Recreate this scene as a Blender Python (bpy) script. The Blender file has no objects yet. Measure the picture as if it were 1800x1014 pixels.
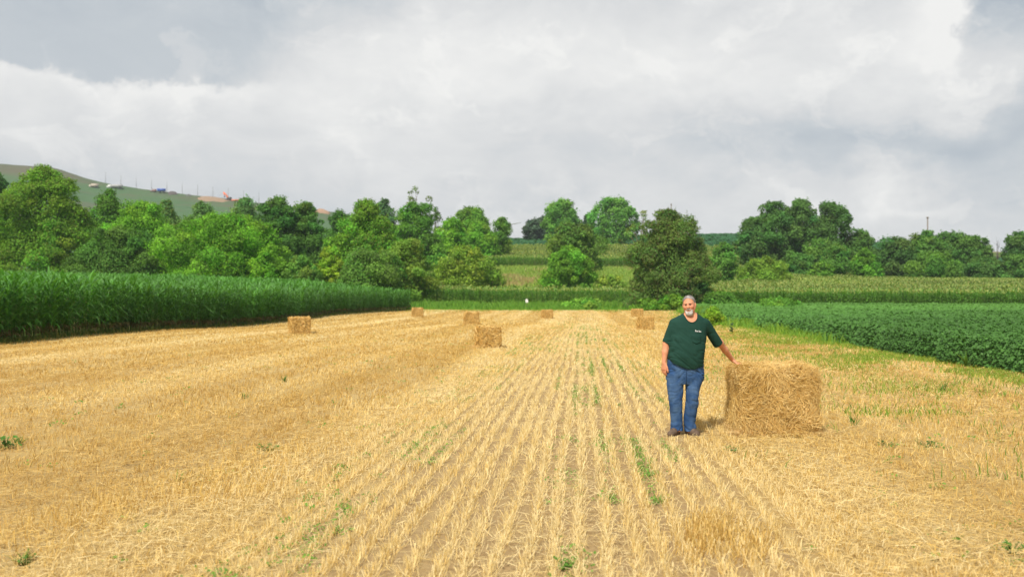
import bpy, math, random
import numpy as np
from mathutils import Vector

rng = np.random.default_rng(11)
random.seed(11)
SC = bpy.context.scene
COL = SC.collection
R = math.radians

# ------------------------------------------------------------------ camera
F = 1600.0          # focal length in photo pixels (photo 1800 wide)
HOR = 527.0         # photo row of the horizon
EYE = 1.8
cam_d = bpy.data.cameras.new("camera")
cam_d.sensor_width = 36.0
cam_d.lens = 36.0 * F / 1800.0
cam_d.clip_start = 0.1
cam_d.clip_end = 9000.0
cam_d.dof.use_dof = True
cam_d.dof.focus_distance = 12.1
cam_d.dof.aperture_fstop = 1.7
cam = bpy.data.objects.new("camera", cam_d)
COL.objects.link(cam)
cam.location = (0, 0, EYE)
cam.rotation_euler = (R(90) + math.atan((HOR - 507.0) / F), 0, 0)
SC.camera = cam

# ------------------------------------------------------------------ light
SUN_EL = 50.0
SUN_AZ = (-0.42, -0.91)          # horizontal direction towards the sun
sx, sy = SUN_AZ
n_ = math.hypot(sx, sy)
to_sun = Vector((sx / n_ * math.cos(R(SUN_EL)), sy / n_ * math.cos(R(SUN_EL)), math.sin(R(SUN_EL))))
sun_d = bpy.data.lights.new("sun", 'SUN')
sun_d.energy = 4.6
sun_d.angle = R(2.5)
sun_d.color = (1.0, 0.94, 0.84)
sun = bpy.data.objects.new("sun", sun_d)
COL.objects.link(sun)
sun.rotation_euler = to_sun.to_track_quat('Z', 'Y').to_euler()

SC.view_settings.view_transform = 'Standard'
SC.view_settings.look = 'None'
SC.view_settings.exposure = 0.0
SC.view_settings.gamma = 1.0
SC.cycles.volume_bounces = 0
SC.cycles.max_bounces = 6
SC.cycles.diffuse_bounces = 3
SC.cycles.glossy_bounces = 2
SC.cycles.transmission_bounces = 3
SC.cycles.transparent_max_bounces = 6
SC.cycles.use_denoising = True
SC.cycles.caustics_reflective = False
SC.cycles.caustics_refractive = False

# ------------------------------------------------------------------ sky
world = bpy.data.worlds.new("World")
SC.world = world
world.use_nodes = True
NT = world.node_tree
for n in list(NT.nodes):
    NT.nodes.remove(n)


class G:
    """small node-graph helper"""
    def __init__(s, nt):
        s.nt = nt

    def new(s, t, **kw):
        n = s.nt.nodes.new(t)
        for k, v in kw.items():
            setattr(n, k, v)
        return n

    def put(s, sock, v):
        if isinstance(v, bpy.types.NodeSocket):
            s.nt.links.new(v, sock)
        elif v is not None:
            sock.default_value = v

    def m(s, op, a, b=None, c=None, clamp=False):
        n = s.new('ShaderNodeMath', operation=op, use_clamp=clamp)
        s.put(n.inputs[0], a)
        s.put(n.inputs[1], b)
        s.put(n.inputs[2], c)
        return n.outputs[0]

    def step(s, v, lo, hi, a=0.0, b=1.0):
        n = s.new('ShaderNodeMapRange', interpolation_type='SMOOTHSTEP')
        for k, q in enumerate((v, lo, hi, a, b)):
            s.put(n.inputs[k], q)
        return n.outputs[0]

    def noise(s, vec, scale, detail=4.0, rough=0.55, dist=0.0, out=0):
        n = s.new('ShaderNodeTexNoise')
        s.put(n.inputs['Vector'], vec)
        s.put(n.inputs['Scale'], scale)
        s.put(n.inputs['Detail'], detail)
        s.put(n.inputs['Roughness'], rough)
        s.put(n.inputs['Distortion'], dist)
        return n.outputs[out]

    def mix(s, f, a, b, blend='MIX'):
        n = s.new('ShaderNodeMix', data_type='RGBA', blend_type=blend)
        s.put(n.inputs[0], f)
        s.put(n.inputs[6], a)
        s.put(n.inputs[7], b)
        return n.outputs[2]

    def xyz(s, v):
        n = s.new('ShaderNodeSeparateXYZ')
        s.put(n.inputs[0], v)
        return n.outputs

    def vec(s, x, y, z):
        n = s.new('ShaderNodeCombineXYZ')
        for k, q in enumerate((x, y, z)):
            s.put(n.inputs[k], q)
        return n.outputs[0]


def build_sky():
    g = G(NT)
    tc = g.new('ShaderNodeTexCoord')
    d = tc.outputs['Generated']
    x, y, z = g.xyz(d)
    az = g.m('ARCTAN2', x, y)
    el = g.m('ARCSINE', z)
    ae = g.vec(az, g.m('MULTIPLY', el, 1.7), 0.0)
    warp = g.noise(ae, 5.0, 5.0, 0.6)
    w2 = g.noise(g.vec(az, el, 3.0), 16.0, 6.0, 0.62)
    wz = g.m('MULTIPLY_ADD', g.m('SUBTRACT', warp, 0.5), 0.16, g.m('MULTIPLY', g.m('SUBTRACT', w2, 0.5), 0.035))
    wa = g.m('MULTIPLY', g.m('SUBTRACT', g.noise(g.vec(az, el, 7.0), 7.0, 6.0, 0.6), 0.5), 0.22)
    az2 = g.m('ADD', az, wa)
    el2 = g.m('ADD', el, wz)
    # broad broken layer
    base = g.noise(g.vec(g.m('MULTIPLY', az, 0.8), g.m('MULTIPLY', el, 2.2), 1.3), 3.2, 7.0, 0.58, 0.4)
    f = g.m('MULTIPLY_ADD', g.m('SUBTRACT', base, 0.5), 0.8, 0.56)
    fine = g.noise(g.vec(az, g.m('MULTIPLY', el, 1.6), 5.0), 9.0, 8.0, 0.6, 0.6)
    f = g.m('MULTIPLY_ADD', g.m('SUBTRACT', fine, 0.5), 0.50, f)
    # cloud masses that stand where they stand: azimuth, elevation, half sizes (radians), weight
    blobs = [(-0.46, 0.310, 0.24, 0.060, -0.26), (-0.36, 0.245, 0.16, 0.045, -0.22), (-0.22, 0.34, 0.20, 0.045, -0.26),
             (-0.10, 0.285, 0.11, 0.070, 0.26), (-0.22, 0.215, 0.10, 0.05, 0.14), (0.05, 0.24, 0.24, 0.13, 0.22),
             (0.12, 0.180, 0.16, 0.030, -0.16), (-0.02, 0.205, 0.08, 0.02, -0.12), (0.30, 0.26, 0.14, 0.08, 0.16),
             (0.60, 0.33, 0.06, 0.10, -0.3), (0.44, 0.26, 0.06, 0.07, 0.22), (0.52, 0.22, 0.05, 0.04, 0.16),
             (0.46, 0.165, 0.17, 0.035, -0.42), (0.24, 0.15, 0.16, 0.03, -0.2), (0.395, 0.10, 0.034, 0.05, 0.36),
             (0.52, 0.10, 0.09, 0.03, -0.16), (-0.18, 0.11, 0.22, 0.03, -0.14), (-0.30, 0.135, 0.1, 0.02, 0.08),
             (0.14, 0.07, 0.2, 0.03, 0.04)]
    for (a, e, ra, re, w) in blobs:
        p = g.m('POWER', g.m('DIVIDE', g.m('SUBTRACT', az2, a), ra), 2.0)
        q = g.m('POWER', g.m('DIVIDE', g.m('SUBTRACT', el2, e), re), 2.0)
        t = g.m('EXPONENT', g.m('MULTIPLY', g.m('ADD', p, q), -1.0))
        f = g.m('MULTIPLY_ADD', t, w, f)
    # heaped cloud with a crisp top low in the north-west
    lump = g.m('ADD', g.m('MULTIPLY', g.m('SUBTRACT', g.noise(g.vec(az, el, 2.0), 22.0, 6.0, 0.6), 0.5), 0.055),
               g.m('MULTIPLY', g.m('SUBTRACT', g.noise(g.vec(az, 0.0, 4.0), 6.0, 2.0, 0.5), 0.5), 0.022))
    edge = g.m('ADD', g.m('MULTIPLY_ADD', az, 0.01, 0.222), lump)
    inside = g.step(g.m('SUBTRACT', el, edge), -0.006, 0.008, 1.0, 0.0)
    below = g.m('MAXIMUM', g.m('SUBTRACT', edge, el), 0.0)
    side = g.step(az2, -0.30, -0.20, 1.0, 0.0)
    tgt = g.m('MULTIPLY_ADD', g.m('EXPONENT', g.m('MULTIPLY', below, -30.0)), 0.46, 0.55)
    tgt = g.m('MULTIPLY_ADD', g.m('SUBTRACT', fine, 0.5), 0.5, tgt)
    k = g.m('MULTIPLY', g.m('MULTIPLY', inside, side), g.step(below, 0.03, 0.13, 0.92, 0.0))
    f = g.m('ADD', f, g.m('MULTIPLY', k, g.m('SUBTRACT', tgt, f)))
    gap = g.m('SUBTRACT', el, edge)
    gm = g.m('MULTIPLY', g.m('MULTIPLY', g.step(gap, 0.0, 0.008), g.step(gap, 0.03, 0.085, 0.85, 0.0)), g.step(az2, -0.33, -0.25, 1.0, 0.0))
    f = g.m('ADD', f, g.m('MULTIPLY', gm, g.m('SUBTRACT', 0.27, f)))
    # a dark rain-grey gap high on the right, bright heads along its edge
    e2 = g.m('MULTIPLY_ADD', lump, 1.6, g.m('MULTIPLY_ADD', el, 0.12, 0.425))
    d2 = g.m('SUBTRACT', az, e2)
    m2 = g.m('MULTIPLY', g.step(d2, -0.006, 0.030), g.step(el, 0.215, 0.275))
    rim = g.m('MULTIPLY', g.m('MULTIPLY', g.step(d2, -0.075, 0.0), g.step(d2, 0.0, 0.012, 1.0, 0.0)), g.step(el, 0.19, 0.25))
    f = g.m('MULTIPLY_ADD', rim, 0.22, f)
    f = g.m('ADD', f, g.m('MULTIPLY', m2, g.m('SUBTRACT', 0.10, f)))
    # bright billowing edges inside the layer
    bil = g.noise(g.vec(az2, g.m('MULTIPLY', el2, 1.3), 11.0), 12.0, 7.0, 0.62, 0.3)
    f = g.m('MULTIPLY_ADD', g.step(bil, 0.52, 0.66), 0.16, f)
    f = g.m('MULTIPLY_ADD', g.m('SUBTRACT', fine, 0.5), 0.12, f)
    ramp = g.new('ShaderNodeValToRGB')
    cr = ramp.color_ramp
    cr.elements[0].position = 0.0
    cr.elements[0].color = (0.425, 0.48, 0.54, 1)
    cr.elements[1].position = 1.0
    cr.elements[1].color = (0.90, 0.90, 0.885, 1)
    for p_, c_ in ((0.3, (0.555, 0.60, 0.64, 1)), (0.6, (0.715, 0.728, 0.738, 1))):
        e_ = cr.elements.new(p_)
        e_.color = c_
    g.put(ramp.inputs[0], f)
    sky = g.new('ShaderNodeTexSky', sky_type='NISHITA')
    sky.sun_disc = False
    sky.sun_elevation = R(SUN_EL)
    sky.sun_rotation = math.atan2(sx, sy)
    sk = g.mix(1.0, sky.outputs[0], (0.10, 0.10, 0.10, 1), 'MULTIPLY')
    cover = g.step(f, -0.2, 0.3, 0.85, 1.0)
    col = g.mix(cover, sk, ramp.outputs[0])
    # below the horizon: dull ground light
    up = g.step(z, -0.08, -0.01)
    col = g.mix(up, (0.25, 0.24, 0.16, 1), col)
    bg = g.new('ShaderNodeBackground')
    g.put(bg.inputs[0], col)
    bg.inputs[1].default_value = 1.0
    out = g.new('ShaderNodeOutputWorld')
    NT.links.new(bg.outputs[0], out.inputs[0])


build_sky()


# ------------------------------------------------------------------ helpers
def tag(o, label=None, cat=None, group=None, kind=None):
    if label:
        o['label'] = label
    if cat:
        o['category'] = cat
    if group:
        o['group'] = group
    if kind:
        o['kind'] = kind
    return o


def empty(name, loc=(0, 0, 0), label=None, cat=None, group=None):
    o = bpy.data.objects.new(name, None)
    o.empty_display_size = 0.3
    o.location = loc
    COL.objects.link(o)
    return tag(o, label, cat, group)


def mesh_obj(name, V, faces, mat=None, col=None, parent=None, smooth=False, loc=None):
    """V (n,3); faces: list of int arrays (m,k) with k = 3 or 4; col: per-vertex rgb"""
    me = bpy.data.meshes.new(name)
    V = np.asarray(V, dtype=np.float32).reshape(-1, 3)
    if not isinstance(faces, (list, tuple)):
        faces = [faces]
    faces = [np.asarray(f, dtype=np.int32) for f in faces if len(f)]
    me.vertices.add(len(V))
    me.vertices.foreach_set('co', V.ravel())
    nl = sum(f.size for f in faces)
    npoly = sum(len(f) for f in faces)
    me.loops.add(nl)
    me.polygons.add(npoly)
    me.loops.foreach_set('vertex_index', np.concatenate([f.ravel() for f in faces]))
    tot = np.concatenate([np.full(len(f), f.shape[1], np.int32) for f in faces])
    st = np.concatenate([[0], np.cumsum(tot)[:-1]]).astype(np.int32)
    me.polygons.foreach_set('loop_start', st)
    me.polygons.foreach_set('loop_total', tot)
    if smooth:
        me.polygons.foreach_set('use_smooth', np.ones(npoly, dtype=bool))
    me.update(calc_edges=True)
    if col is not None:
        a = me.color_attributes.new('tint', 'FLOAT_COLOR', 'POINT')
        c = np.ones((len(V), 4), dtype=np.float32)
        c[:, :3] = col
        a.data.foreach_set('color', c.ravel())
    if mat:
        me.materials.append(mat)
    o = bpy.data.objects.new(name, me)
    COL.objects.link(o)
    if parent:
        o.parent = parent
    if loc is not None:
        o.location = loc
    return o


class MB:
    """collects pieces into one mesh"""
    def __init__(s):
        s.v, s.f, s.c, s.n = [], {3: [], 4: []}, [], 0

    def add(s, V, Fc, col=(1, 1, 1)):
        V = np.asarray(V, float).reshape(-1, 3)
        Fc = np.asarray(Fc, int)
        s.v.append(V)
        s.f[Fc.shape[1]].append(Fc + s.n)
        c = np.asarray(col, float)
        s.c.append(np.broadcast_to(c, V.shape) if c.ndim == 1 else c)
        s.n += len(V)
        return s

    def box(s, c, d, rz=0.0, col=(1, 1, 1), taper=1.0):
        c = np.asarray(c, float)
        h = np.asarray(d, float) / 2
        P = np.array([[x, y, z] for z in (-1, 1) for y in (-1, 1) for x in (-1, 1)], float)
        P[P[:, 2] > 0, :2] *= taper
        P *= h
        ca, sa = math.cos(rz), math.sin(rz)
        P = np.c_[P[:, 0] * ca - P[:, 1] * sa, P[:, 0] * sa + P[:, 1] * ca, P[:, 2]] + c
        return s.add(P, [[0, 2, 3, 1], [4, 5, 7, 6], [0, 1, 5, 4], [2, 6, 7, 3], [0, 4, 6, 2], [1, 3, 7, 5]], col)

    def tube(s, pts, rad, n=6, col=(1, 1, 1)):
        pts = np.asarray(pts, float)
        rad = np.broadcast_to(np.asarray(rad, float), (len(pts),))
        V = []
        for i, p in enumerate(pts):
            t = pts[min(i + 1, len(pts) - 1)] - pts[max(i - 1, 0)]
            t /= np.linalg.norm(t) + 1e-9
            a = np.cross(t, [0, 0, 1.0] if abs(t[2]) < 0.9 else [1.0, 0, 0])
            a /= np.linalg.norm(a)
            b = np.cross(t, a)
            for k in range(n):
                q = 2 * math.pi * k / n
                V.append(p + rad[i] * (math.cos(q) * a + math.sin(q) * b))
        Fc = []
        for i in range(len(pts) - 1):
            for k in range(n):
                k2 = (k + 1) % n
                Fc.append([i * n + k, i * n + k2, (i + 1) * n + k2, (i + 1) * n + k])
        V.append(pts[0])
        V.append(pts[-1])
        T = []
        L = len(pts) * n
        for k in range(n):
            T.append([L, (k + 1) % n, k])
            T.append([L + 1, L - n + k, L - n + (k + 1) % n])
        n0 = s.n
        s.add(V, Fc, col)
        s.f[3].append(np.asarray(T, int) + n0)
        return s

    def build(s, name, mat, parent=None, smooth=False, loc=None):
        f = [np.concatenate(a) for a in s.f.values() if a]
        return mesh_obj(name, np.concatenate(s.v), f, mat, np.concatenate(s.c), parent, smooth, loc)


def nrm(a):
    return a / (np.linalg.norm(a, axis=-1, keepdims=True) + 1e-9)


def rand_dirs(n):
    return nrm(rng.normal(size=(n, 3)))


def quads(C, T, W, fold=None):
    """one quad per row: centre C, half length vector T, half width vector W -> V, faces"""
    V = np.stack([C - T - W * 0.6, C - T + W * 0.6, C + T + W * 0.6, C + T - W * 0.6], 1)
    n = len(C)
    return V.reshape(-1, 3), np.arange(4 * n).reshape(n, 4)


def rhombs(C, T, W):
    V = np.stack([C - T, C + W, C + T, C - W], 1)
    n = len(C)
    return V.reshape(-1, 3), np.arange(4 * n).reshape(n, 4)


def vnoise(P, seed=0):
    """smooth value noise, P (n,3) -> -1..1"""
    r = np.random.default_rng(seed)
    L = r.uniform(-1, 1, (32, 32, 32)).astype(np.float32)
    i = np.floor(P).astype(int)
    f = P - i
    f = f * f * (3 - 2 * f)
    o = 0
    for a in (0, 1):
        for b in (0, 1):
            for c in (0, 1):
                w = (f[:, 0] if a else 1 - f[:, 0]) * (f[:, 1] if b else 1 - f[:, 1]) * (f[:, 2] if c else 1 - f[:, 2])
                o = o + w * L[(i[:, 0] + a) % 32, (i[:, 1] + b) % 32, (i[:, 2] + c) % 32]
    return o


# ------------------------------------------------------------------ materials
def mat_tint(name, base=(1, 1, 1), rough=0.6, spec=0.3, transl=0.0, noise=0.0, nscale=4.0, bump=0.0, bscale=60.0, tcol=None):
    """base colour x per-vertex tint x a little noise, with light passing through thin leaves"""
    m = bpy.data.materials.new(name)
    m.use_nodes = True
    nt = m.node_tree
    for n in list(nt.nodes):
        nt.nodes.remove(n)
    g = G(nt)
    at = g.new('ShaderNodeAttribute', attribute_name='tint')
    c = g.mix(1.0, at.outputs['Color'], (*base, 1), 'MULTIPLY')
    tc = g.new('ShaderNodeTexCoord')
    if noise:
        q = g.noise(tc.outputs['Object'], nscale, 4.0, 0.6)
        k = g.step(q, 0.25, 0.75, 1 - noise, 1 + noise)
        cc = g.new('ShaderNodeCombineColor')
        for j in range(3):
            g.put(cc.inputs[j], k)
        c = g.mix(1.0, c, cc.outputs[0], 'MULTIPLY')
    p = g.new('ShaderNodeBsdfPrincipled')
    g.put(p.inputs['Base Color'], c)
    p.inputs['Roughness'].default_value = rough
    p.inputs['Specular IOR Level'].default_value = spec
    if bump:
        b = g.new('ShaderNodeBump')
        b.inputs['Strength'].default_value = bump
        b.inputs['Distance'].default_value = 0.01
        g.put(b.inputs['Height'], g.noise(tc.outputs['Object'], bscale, 4.0, 0.6))
        g.put(p.inputs['Normal'], b.outputs[0])
    out = g.new('ShaderNodeOutputMaterial')
    if transl:
        t = g.new('ShaderNodeBsdfTranslucent')
        g.put(t.inputs[0], g.mix(1.0, c, (*(tcol or (1.3, 1.35, 0.6)), 1), 'MULTIPLY'))
        mx = g.new('ShaderNodeMixShader')
        mx.inputs[0].default_value = transl
        nt.links.new(p.outputs[0], mx.inputs[1])
        nt.links.new(t.outputs[0], mx.inputs[2])
        nt.links.new(mx.outputs[0], out.inputs[0])
    else:
        nt.links.new(p.outputs[0], out.inputs[0])
    return m


M_LEAF = mat_tint("leaf", rough=0.6, spec=0.12, transl=0.38)
M_BARK = mat_tint("bark", rough=0.9, spec=0.1, noise=0.35, nscale=9.0)
M_CORN = mat_tint("corn_leaf", rough=0.42, spec=0.30, transl=0.32)
M_SOY = mat_tint("bean_leaf", rough=0.55, spec=0.2, transl=0.25)
M_GRASS = mat_tint("grass_blade", rough=0.6, spec=0.2, transl=0.3)
M_STRAW = mat_tint("straw", rough=0.55, spec=0.35, transl=0.2, tcol=(1.1, 1.0, 0.8))
M_PAINT = mat_tint("paint", rough=0.5, spec=0.4, noise=0.15, nscale=0.7)
M_WOOD = mat_tint("weathered_wood", rough=0.9, spec=0.1, noise=0.3, nscale=3.0)

# ------------------------------------------------------------------ terrain
UK = np.array([-.8, -.5625, -.4, -.25, -.12, 0, .12, .2, .25, .35, .45, .5625, .8])
TY = [
    (37, [0.15, 0, 0, 0, 0, 0, 0, 0, 0, 0, 0, 0, 0]),
    (60, [.9, .5, .2, 0, 0, 0, 0, 0, 0, 0, 0, 0, 0]),
    (80, [1.8, 1.3, .8, .1, 0, 0, 0, 0, 0, 0, 0, .1, .1]),
    (100, [2.6, 2.0, 1.6, .9, .2, .15, .15, .15, .15, .2, .2, .2, .2]),
    (120, [3.2, 2.6, 2.3, 1.9, .55, .45, .45, .45, .5, .5, .5, .5, .5]),
    (140, [3.8, 3.2, 3.0, 2.6, 1.5, 1., 1., 1., 1., 1., 1., 1.1, 1.1]),
    (175, [5, 4.5, 4.5, 4.5, 4.7, 4.7, 4.5, 3.8, 3.0, 2.8, 2.8, 2.8, 2.8]),
    (213, [7, 6.5, 7, 8, 9, 9.4, 9.2, 8.5, 7, 5.3, 4.8, 4.6, 4.5]),
    (260, [9, 9, 10, 12, 13, 13.4, 13.2, 12.5, 11.5, 9, 8, 7, 7]),
    (300, [11, 11, 13, 15.5, 17, 17.4, 17.4, 17, 16.5, 14, 12, 10.5, 10]),
    (400, [14, 15, 18, 22, 26, 28.2, 29.3, 30, 30.3, 28, 25, 22, 20]),
    (460, [14, 15, 18, 21, 25, 27.5, 28.5, 29, 29.2, 27, 24, 21, 19]),
    (620, [12] * 13), (6000, [10] * 13)]
YK = np.array([-10, 20.] + [a for a, _ in TY])
ZT = np.array([[0] * 13, [0] * 13] + [b for _, b in TY], float)


def terrain(X, Y):
    X = np.asarray(X, float)
    Y = np.asarray(Y, float)
    X, Y = np.broadcast_arrays(X, Y)
    u = np.clip(X / np.maximum(Y, 1.0), UK[0], UK[-1])
    yy = np.clip(Y, YK[0], YK[-1])
    j = np.clip(np.searchsorted(YK, yy) - 1, 0, len(YK) - 2)
    i = np.clip(np.searchsorted(UK, u) - 1, 0, len(UK) - 2)
    fy = (yy - YK[j]) / (YK[j + 1] - YK[j])
    fu = (u - UK[i]) / (UK[i + 1] - UK[i])
    fu = fu * fu * (3 - 2 * fu)
    a = ZT[j, i] * (1 - fu) + ZT[j, i + 1] * fu
    b = ZT[j + 1, i] * (1 - fu) + ZT[j + 1, i + 1] * fu
    z = a * (1 - fy) + b * fy
    # a slow swell in the stubble
    k = np.clip((Y - 25) / 30, 0, 1) * np.clip((112 - Y) / 30, 0, 1)
    return z + 0.10 * k * np.sin(Y / 7.0 + X * 0.05) * np.sin(X / 9.0 + 1.0)


def at(px, py, Y):
    return np.array([(px - 900.0) / F * Y, Y, EYE + (HOR - py) / F * Y])


def ground_at(px, Y):
    x = (px - 900.0) / F * Y
    return np.array([x, Y, float(terrain(x, Y))])


RD = 0.075          # the drill rows run in direction (RD, 1)


def left_edge(Y):
    return np.interp(Y, [0, 37, 60, 85, 104, 113, 124], [-23.2, -20.4, -19.0, -17.3, -15.9, -13.5, -12.4])


def right_edge(Y):
    return np.interp(Y, [0, 21, 28.5, 39, 54, 82, 110, 125], [9.5, 11.8, 12.5, 13.5, 14.9, 17.6, 22.0, 24.0])


FAR = 119.0         # far end of the stubble


def mat_ground():
    m = bpy.data.materials.new("rough_meadow")
    m.use_nodes = True
    nt = m.node_tree
    g = G(nt)
    p = nt.nodes['Principled BSDF']
    tc = g.new('ShaderNodeTexCoord')
    o = tc.outputs['Object']
    a = g.noise(o, 0.045, 5.0, 0.6)
    b = g.noise(o, 0.6, 5.0, 0.65)
    c = g.mix(g.step(a, 0.40, 0.62), (0.075, 0.15, 0.028, 1), (0.26, 0.24, 0.075, 1))
    c = g.mix(g.step(b, 0.3, 0.75, 0.0, 0.6), c, (0.10, 0.16, 0.03, 1))
    g.put(p.inputs['Base Color'], c)
    p.inputs['Roughness'].default_value = 0.95
    p.inputs['Specular IOR Level'].default_value = 0.1
    return m


def mat_soil():
    """bare brown soil under a thin scatter of straw, tone changing in lanes along the rows"""
    m = bpy.data.materials.new("stubble_soil")
    m.use_nodes = True
    nt = m.node_tree
    g = G(nt)
    p = nt.nodes['Principled BSDF']
    tc = g.new('ShaderNodeTexCoord')
    x, y, z = g.xyz(tc.outputs['Object'])
    r = g.m('MULTIPLY_ADD', y, -RD, x)
    lane = g.noise(g.vec(g.m('MULTIPLY', r, 0.55), g.m('MULTIPLY', y, 0.03), 0.0), 1.0, 3.0, 0.6)
    mot = g.noise(g.vec(g.m('MULTIPLY', x, 1.0), g.m('MULTIPLY', y, 0.6), 0.0), 2.2, 5.0, 0.65)
    grit = g.noise(g.vec(g.m('MULTIPLY', x, 30.0), g.m('MULTIPLY', y, 18.0), 0.0), 1.0, 4.0, 0.7)
    soil = g.mix(grit, (0.24, 0.15, 0.065, 1), (0.50, 0.36, 0.18, 1))
    straw = g.mix(g.step(lane, 0.35, 0.65), (0.53, 0.36, 0.105, 1), (0.72, 0.56, 0.25, 1))
    straw = g.mix(g.step(grit, 0.3, 0.7, 0.0, 0.45), straw, (0.28, 0.15, 0.045, 1))
    # far off the straw closes over the soil; near by it is thin between the middle rows
    cover = g.m('ADD', g.step(y, 14.0, 45.0, 0.45, 0.92), g.m('MULTIPLY', g.m('SUBTRACT', mot, 0.5), 1.1))
    mid = g.m('MULTIPLY', g.step(r, -2.6, -1.4), g.step(r, 1.0, 2.0, 1.0, 0.0))
    cover = g.m('SUBTRACT', cover, g.m('MULTIPLY', mid, g.step(y, 10.0, 60.0, 0.42, 0.22)))
    cover = g.m('ADD', cover, g.m('MULTIPLY', g.m('SUBTRACT', 1.0, mid), 0.15), clamp=True)
    c = g.mix(cover, soil, straw)
    g.put(p.inputs['Base Color'], c)
    p.inputs['Roughness'].default_value = 0.95
    p.inputs['Specular IOR Level'].default_value = 0.1
    b = g.new('ShaderNodeBump')
    b.inputs['Strength'].default_value = 0.8
    b.inputs['Distance'].default_value = 0.03
    g.put(b.inputs['Height'], grit)
    g.put(p.inputs['Normal'], b.outputs[0])
    return m


def grid_sheet(name, xs, ys, zf, mat):
    X, Y = np.meshgrid(xs, ys)
    V = np.c_[X.ravel(), Y.ravel(), zf(X.ravel(), Y.ravel())]
    nx, ny = len(xs), len(ys)
    i = (np.arange(ny - 1)[:, None] * nx + np.arange(nx - 1)[None]).ravel()
    return mesh_obj(name, V, np.c_[i, i + 1, i + nx + 1, i + nx], mat, smooth=True)


def ground_z(X, Y):
    z = terrain(X, Y)
    k = (Y < FAR - 1) & (X > left_edge(Y) + 0.6) & (X < right_edge(Y) - 0.6)
    return z - np.where(k, 0.25, 0.03)


xs = np.concatenate([-np.geomspace(1500, 110, 14), np.arange(-100, 101, 2.0), np.geomspace(110, 1500, 14)])
ys = np.concatenate([np.arange(-40, 0, 10.0), np.arange(0, 130, 2.0), np.arange(130, 320, 4.0), np.arange(320, 640, 12.0), np.geomspace(650, 1700, 8)])
ground = tag(grid_sheet("ground", xs, ys, ground_z, mat_ground()), kind="structure")

# stubble sheet between its two edges
rows_y = np.arange(-6, FAR + 0.01, 0.5)
cols_t = np.linspace(0, 1, 90)
SV = []
for yy in rows_y:
    xl, xr = left_edge(yy) - 0.4, right_edge(yy) + 0.4
    xx = xl + (xr - xl) * cols_t
    SV.append(np.c_[xx, np.full(90, yy), terrain(xx, np.full(90, yy)) + 0.01])
SV = np.concatenate(SV)
ii = (np.arange(len(rows_y) - 1)[:, None] * 90 + np.arange(89)[None]).ravel()
tag(mesh_obj("stubble_field", SV, np.c_[ii, ii + 1, ii + 91, ii + 90], mat_soil(), smooth=True), kind="structure")


# ------------------------------------------------------------------ straw stubble
def in_view(X, Y, margin=0.8):
    return (np.abs(X) < 0.575 * Y + margin + 2.6) & (Y > 4.4)


def lane_tone(X, Y):
    """tone of the straw, changing in lanes along the rows: 0 brownish .. 1 pale"""
    r = X - RD * Y
    P = np.c_[r * 0.55, Y * 0.02, np.zeros_like(r)]
    n = vnoise(P, 5) * 0.6 + vnoise(np.c_[r * 1.9, Y * 0.05, np.zeros_like(r) + 4], 6) * 0.35
    n = n + vnoise(np.c_[X * 0.7, Y * 0.35, np.zeros_like(r) + 9], 7) * 0.35
    wob = r + .5 * vnoise(np.c_[r * 0 + 3, Y * .06, r * 0], 10)
    lane = np.sin(wob * 2 * np.pi / 3.4 + .6) * .6 + np.sin(wob * 2 * np.pi / 8.3 + 2.0) * .6
    lane = np.clip(lane, -1, 1) * np.clip((-2.4 - r) / 1.5, 0, 1) * np.interp(Y, [8, 16, 30], [.25, .7, 1])
    mid = np.clip((r + 3.0) / 1.0, 0, 1) * np.clip((3.0 - r) / 2.0, 0, 1)
    side = np.clip((-2.6 - r) / 2.0, 0, 1)
    return np.clip(0.48 + 0.5 * n + .60 * lane + .26 * mid - .25 * side - .22 * np.clip((r - 1.7) / 1.5, 0, 1), 0, 1)


PALE = np.array([0.84, 0.69, 0.36])
GOLD = np.array([0.74, 0.52, 0.155])
BROWN = np.array([0.52, 0.33, 0.09])


def straw_cols(tone, n):
    t = np.clip(tone + rng.normal(0, 0.28, n), 0, 1)[:, None]
    c = np.where(t < 0.35, BROWN + (GOLD - BROWN) * (t / 0.35), GOLD + (PALE - GOLD) * ((t - 0.35) / 0.65))
    return c * rng.uniform(0.8, 1.15, (n, 1))


def clear(X, Y):
    # trodden flat where the man stands and under the big bale
    a = (np.abs(X - 2.30) < .32) & (Y > 11.55) & (Y < 12.5)
    b = (np.abs(X - 3.55) < .50) & (Y > 12.0) & (Y < 13.0)
    return ~(a | b)


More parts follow.
